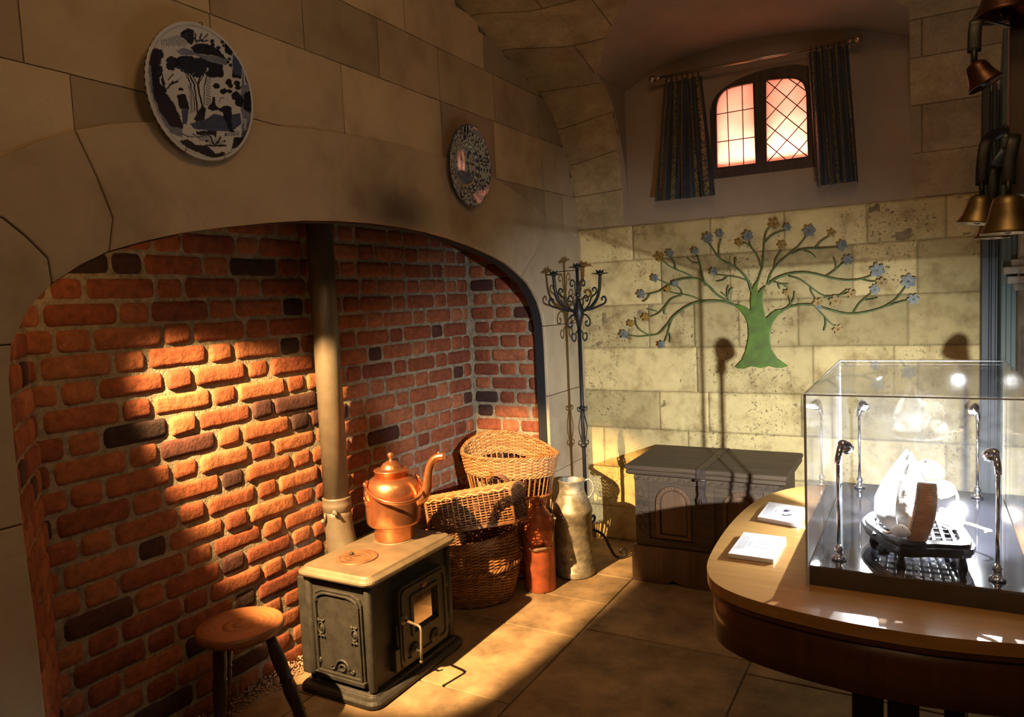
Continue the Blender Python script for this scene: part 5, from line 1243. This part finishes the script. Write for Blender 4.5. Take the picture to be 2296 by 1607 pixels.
# ---- little chrome spotlights on stems inside the case
M['led'] = emit('led_lens', (0.9, 0.96, 1.0), 60)
BZ = TZ+.0406
LEDS = [((-.150, 1.592), (.60, .80), (48, 90, -.75), 'chrome stem spotlight at the front left inside the display case'), ((.122, 1.585), (-.45, .9), (500, 108, -.54), 'chrome stem spotlight at the front right inside the display case'),
        ((-.152, 2.195), (.55, -.8), (35, 90, -.8), 'chrome stem spotlight at the back left inside the display case'), ((.124, 2.185), (-.45, -.85), (150, 96, -1.15), 'chrome stem spotlight at the back right inside the display case')]
for (x, y), (dx, dy), en, lab in LEDS:
    t = thing('spotlight', lab, 'spotlight', (x, y, BZ)); t['group'] = 'stem spotlights in the display case'
    b = Vector((x, y, BZ)); d = Vector((dx, dy, en[2])).normalized(); dh = Vector((dx, dy, 0)).normalized()
    m = MB(); m.lathe([(.014, 0), (.015, .004), (.009, .008), (.006, .016), (.009, .022), (.006, .028), (.0035, .032)], b, 20); m.obj('foot', 'chrome', t)
    m = MB(); m.tube([b+Vector((0, 0, .03)), b+Vector((0, 0, .205))], .0034, 10); m.obj('stem', 'chrome', t)
    el = b+Vector((0, 0, .205)); q = el+dh*.008+Vector((0, 0, .030))
    m = MB(); m.tube([el-Vector((0, 0, .004)), el+Vector((0, 0, .004)), q], .0062, 12); m.obj('knuckle', 'chrome', t)
    rot = d.to_track_quat('Z', 'Y').to_matrix(); hc_ = q+dh*.010
    m = MB(); m.lathe([(1e-5, -.014), (.007, -.012), (.011, -.004), (.0125, .006), (.0125, .014), (.0115, .014), (.0110, .010), (1e-5, .010)], hc_, 24, rot); m.obj('lamp_head', 'chrome', t)
    m = MB(); m.lathe([(1e-5, .0112), (.0105, .0108)], hc_, 20, rot, cap=False); m.obj('lens', 'led', t)
    lamp('stem_spot', 'SPOT', hc_+d*.017, en[0], (0.93, 0.97, 1.0), aim=hc_+d, spot_size=radians(en[1]), spot_blend=1.0, shadow_soft_size=.0045)

# ---- carved black stand with its openwork top
sd2 = thing('carved_stand', 'low black lacquered openwork stand inside the display case', 'stand', (-.01, 1.71, BZ))
so_ = smooth_path([(-.037, 1.580), (.02, 1.598), (.080, 1.618), (.078, 1.70), (.060, 1.79), (.01, 1.842), (-.05, 1.83), (-.095, 1.79), (-.110, 1.73), (-.085, 1.66)], 3, closed=True)
def ins(pl, f, c=(-.015, 1.71)): return [(c[0]+(a-c[0])*f, c[1]+(b-c[1])*f) for a, b in pl]
m = MB()
for f0, f1_, za, zb_ in ((1.0, .80, .044, .052), (1.06, .9, .034, .045), (1.02, .88, .026, .035)): m.prism([ins(so_, f0), ins(so_, f1_)], lambda a, b, h: (a, b, BZ+h), za, zb_)
m.obj('top_frame', 'lacquer', sd2, bevel=.0015)
m = MB()
for k in range(-4, 5): m.bar((-.015+k*.018, 1.625+.004*abs(k), BZ+.044), (-.02+k*.016, 1.80-.004*abs(k), BZ+.044), .006, .005)
for k in range(5): m.bar((-.085, 1.66+k*.034, BZ+.042), (.06, 1.67+k*.03, BZ+.042), .005, .004)
m.obj('lattice', 'lacquer', sd2)
for q in ((-.037, 1.594), (.068, 1.628), (.048, 1.79), (-.045, 1.815), (-.092, 1.735)):
    m = MB(); m.lathe([(.010, 0), (.0085, .008), (.006, .018), (.009, .030)], (q[0], q[1], BZ), 10); m.obj('leg', 'lacquer', sd2)

# ---- the pale pod, its cord band and the felt mice
SZ2 = BZ+.0525
pod = thing('shell_pod', 'white pointed pod split open to show its crumbly filling, standing on the black stand', 'ornament', (-.03, 1.67, SZ2))
PC = Vector((-.030, 1.668, SZ2+.0005)); ROTP = Matrix.Rotation(radians(-4), 3, 'Y')
def rad_(t):
    kk = [(0, .030), (.1, .046), (.25, .056), (.4, .0545), (.6, .041), (.8, .022), (.93, .009), (1.0, .002)]
    for (a, b), (c_, d) in zip(kk, kk[1:]):
        if a <= t <= c_: return b+(d-b)*(t-a)/(c_-a)
    return .002
m = MB()
def podf(u, v, s_=1.0):
    th = radians(5)+radians(250)*u; r = rad_(v)*s_*(1+.02*cos(24*pi*u)); lean = Vector((.014*v*v, 0, .168*v))
    return PC+ROTP@(Vector((cos(th)*r, sin(th)*r*.92, 0))+lean)
m.grid(40, 30, podf); m.grid(40, 30, lambda u, v: podf(u, v, .93)); m.obj('shell', 'shell', pod)
m = MB(); m.grid(36, 26, lambda u, v: PC+ROTP@(Vector((cos(2*pi*u)*rad_(v)*.80, sin(2*pi*u)*rad_(v)*.74, .160*v+.002))+Vector((.014*v*v+.006, 0, 0)))*(1)+Vector((1, 1, 1))*.004*nz((cos(2*pi*u)*2, sin(2*pi*u)*2, v*6), 1.6), closeu=True); m.obj('filling', 'crumb', pod)
band = thing('cord_band', 'tan cord-wound upright band in front of the white pod', 'ornament', (0, 1.62, SZ2))
m = MB()
for k in range(34):
    t = k/33; c_ = Vector((-.010+.018*t+.004*sin(pi*t), 1.606-.014*sin(pi*t)+.01*t, SZ2+.0025+.110*t)); w_ = .0165+.002*sin(pi*t)
    m.tube([(c_.x+w_*cos(a), c_.y+.0085*sin(a), c_.z) for a in [2*pi*i/18 for i in range(18)]], .0020, 6, closed=True)
m.obj('cord_winding', 'tan', band)
m = MB()
L_ = [(-.010+.018*t+.004*sin(pi*t), 1.606-.014*sin(pi*t)+.01*t, SZ2+.0015+.114*t) for t in [i/20 for i in range(21)]]
o_ = 0
for i, c_ in enumerate(L_): 
    for sx, sy in ((-1, -1), (1, -1), (1, 1), (-1, 1)): m.v.append((c_[0]+sx*.0155, c_[1]+sy*.0075, c_[2]))
for i in range(20):
    for j in range(4): m.face((i*4+j, i*4+(j+1) % 4, (i+1)*4+(j+1) % 4, (i+1)*4+j))
m.face((0, 1, 2, 3)); m.face((80, 81, 82, 83)); m.obj('core', 'crumb', band)
def mouse(c, d, s_, label, tailpts):
    c = Vector(c); d = Vector(d).normalized(); sdv = Vector((-d.y, d.x, 0)).normalized(); upv = d.cross(sdv)*-1
    if upv.z < 0: upv = -upv
    fr_ = Matrix((d, sdv, upv)).transposed()
    t = thing('felt_mouse', label, 'mouse ornament', tuple(c)); t['group'] = 'white felt mice in the display case'
    m = MB(); o_ = 0; n = 22; ring = 20
    for i in range(n+1):
        x = -1+2.25*i/n; 
        r = .72*sqrt(max(0, 1-(x/1.0)**2)) if x < 0 else .72*max(0.0, (1-(x/1.25)**1.7))**.75
        if .5 < x < .9: r = max(r, .40*(1-((x-.7)/.5)**2))
        zc_ = .08*sin(pi*(x+1)/2.25)
        for j in range(ring): a = 2*pi*j/ring; m.v.append(tuple(c+fr_@(Vector((x, r*cos(a)*.92, r*sin(a)+zc_))*s_)))
    for i in range(n):
        for j in range(ring): m.face((i*ring+j, i*ring+(j+1) % ring, (i+1)*ring+(j+1) % ring, (i+1)*ring+j), True)
    m.obj('body', 'felt', t)
    for s2 in (1, -1):
        m = MB(); m.lathe([(1e-5, -.02), (.16, 0), (.20, .05), (.15, .03), (1e-5, .02)], c+fr_@(Vector((.52, .30*s2, .52))*s_), 14, (fr_@Matrix.Rotation(radians(35*s2), 3, 'X')@Matrix.Rotation(radians(75), 3, 'Y'))@Matrix.Scale(s_, 3)); m.obj('ear', 'pink', t)
        m = MB(); m.ball(c+fr_@(Vector((.86, .22*s2, .24))*s_), .045*s_, 6); m.obj('eye', 'inkdark', t)
    m = MB(); m.ball(c+fr_@(Vector((1.22, 0, .02))*s_), .055*s_, 6); m.obj('nose', 'pink', t)
    m = MB(); m.tube(smooth_path([tuple(c+fr_@(Vector((-.95, 0, -.1))*s_))]+tailpts, 5), .0028, 7); m.obj('tail', 'pink', t)
mouse((.050, 1.700, SZ2+.0215), (-.5, -.55, .15), .031, 'white felt mouse with a curled cream tail, at the right of the pod', [(.085, 1.715, SZ2+.012), (.105, 1.70, SZ2+.010), (.118, 1.68, SZ2+.012), (.108, 1.665, SZ2+.014)])
mouse((.014, 1.70, SZ2+.122), (-.85, -.2, .35), .026, 'white felt mouse peeping over the tip of the pod', [(.032, 1.71, SZ2+.10), (.034, 1.712, SZ2+.06)])
mouse((.034, 1.682, SZ2+.086), (-.9, -.25, -.05), .026, 'white felt mouse clinging high behind the pod on its right side', [(.062, 1.70, SZ2+.07), (.062, 1.70, SZ2+.05)])
mouse((-.060, 1.715, SZ2+.022), (.8, -.5, .25), .027, 'white felt mouse half hidden behind the left side of the pod', [(-.086, 1.73, SZ2+.012), (-.09, 1.72, SZ2+.010)])
mouse((-.006, 1.612, SZ2+.0165) if False else (-.0375, 1.600, SZ2+.0165), (.75, -.6, .1), .0185, 'small grey-white felt mouse at the foot of the cord band', [(-.06, 1.61, SZ2+.008), (-.07, 1.63, SZ2+.006)])

# ---- two information cards
def card(cor, label, kind):
    A, B, Cc, D = [P(*p, 2, TZ+.0105) for p in cor]     # near-left, far-left, far-right, near-right
    U = (D-A); V = (B-A); t = thing('information_card', label, 'card', tuple((A+Cc)/2-Vector((0, 0, .0105)))); t['group'] = 'information cards on the table'
    def f(a, b, h): p = A+U*a+V*b; return (p.x, p.y, TZ+.0105+h)
    m = MB(); m.prism([[(0, 0), (1, 0), (1, 1), (0, 1)]], f, -.0100, 0); m.obj('panel', 'white', t, bevel=.0008)
    m = MB(); random.seed(5 if kind else 6)
    for i in range(7):        # lines of small print, running up the card
        x = .07+.028*i; L0 = random.uniform(.12, .2); y = .18+.02*i
        while y < .80: w_ = random.uniform(.03, .08); m.prism([[(x, y), (x+.010, y), (x+.010, min(.82, y+w_)), (x, min(.82, y+w_))]], f, 0, .0003); y += w_+.014
    for i in range(2): m.prism([[(.30+.03*i, .40), (.312+.03*i, .40), (.312+.03*i, .62), (.30+.03*i, .62)]], f, 0, .0003)
    m.obj('small_print', 'ink', t)
    m = MB()
    if kind:
        for a, b, c_, d_ in ((.45, .36, .455, .74), (.82, .36, .825, .74), (.45, .36, .825, .365), (.45, .735, .825, .74), (.635, .36, .638, .74)): m.prism([[(a, b), (c_, b), (c_, d_), (a, d_)]], f, 0, .0003)
        for i in range(6):
            for j in range(3): x, y = .475+.062*i, .42+.11*j; m.prism([[(x, y), (x+.022, y+.01), (x+.018, y+.05), (x+.004, y+.03)]], f, 0, .0003)
        m.obj('diagram', 'ink', t)
    else:
        m.prism([smooth_path([(.50, .62), (.56, .70), (.60, .66), (.66, .70), (.64, .60), (.58, .54), (.52, .55)], 3, closed=True)], f, 0, .0003)
        m.prism([smooth_path([(.52, .40), (.60, .36), (.70, .44), (.76, .46), (.74, .40), (.66, .33), (.56, .31)], 3, closed=True)], f, 0, .0003)
        m.obj('picture', 'inkdark', t)
card([(1632, 1240), (1668, 1192), (1767, 1205), (1734, 1254)], 'white information card with a small boxed diagram, the nearer of the two', 1)
card([(1698, 1158), (1724, 1124), (1805, 1136), (1788, 1174)], 'white information card with a dark picture, half behind the display case', 0)

# ---- bells hanging at the right edge
rack = thing('bell_rack', 'dark wooden upright with iron arms, carrying bells at the right edge', 'bell rack', (.19, 1.93, 3.1))
m = MB(); m.box((.163, 1.925, 1.63), (.215, 1.965, 3.14)); m.obj('upright', 'frame', rack, bevel=.003)
m = MB()
def bellprof(r, h): return [(1e-5, h), (r*.30, h*.99), (r*.52, h*.90), (r*.62, h*.72), (r*.68, h*.5), (r*.78, h*.28), (r*.94, h*.08), (r, 0), (r*.97, -.002), (r*.90, .004), (r*.74, h*.28), (r*.62, h*.5), (r*.5, h*.82), (1e-5, h*.9)]
bells = [((.106, 1.93, 1.576), .041, .062, 8, 'brass', 'tarnished brass bell, the left one of the lower group'), ((.154, 1.825, 1.545), .050, .078, 0, 'brass', 'bright brass bell, the largest and nearest of the lower group'),
         ((.140, 2.02, 1.546), .036, .05, 0, 'brass', 'small brass bell hanging behind the two lower bells'), ((.150, 1.885, 2.0), .058, .085, 0, 'darkcopper', 'dark copper bell at the very top of the rack'),
         ((.113, 1.80, 1.846), .034, .05, -24, 'darkcopper', 'tilted dark copper bell hanging under the top bell')]
M['darkcopper'] = plain('dark_copper', (0.075, 0.032, 0.018), .4, .8, var=.2)
for (x, y, z), r, h, ti, mt_, lab in bells:
    rot = Matrix.Rotation(radians(ti), 3, 'Y')
    t = thing('hand_bell', lab, 'bell', (x, y, z)); t['group'] = 'bells on the rack'
    m = MB(); m.lathe(bellprof(r, h), (x, y, z), 40, rot, cap=False); m.obj('bell_body', mt_, t)
    tp_ = Vector((x, y, z))+rot@Vector((0, 0, h))
    m = MB(); m.tube([tp_-Vector((0, 0, .01)), tp_+Vector((0, 0, .03))], .006, 8)
    arm = smooth_path([tuple(tp_+Vector((0, 0, .02))), tuple(tp_+Vector((.002, .004, .07))), tuple(tp_+Vector((.012, .02, .12 if y > 1.81 else .088))), (max(x, .163), 1.93, tp_.z+(.135 if y > 1.81 else .095))], 5)
    m.tube(arm, .012, 10, flat=.2)
    m.obj('strap', 'wrought', t)
    m = MB(); m.ball(Vector((x, y, z))+rot@Vector((.0, 0, .006)), .009, 8); m.tube([Vector((x, y, z))+rot@Vector((0, 0, .006)), Vector((x, y, z))+rot@Vector((0, 0, h*.85))], .002, 6); m.obj('clapper', 'wrought', t)
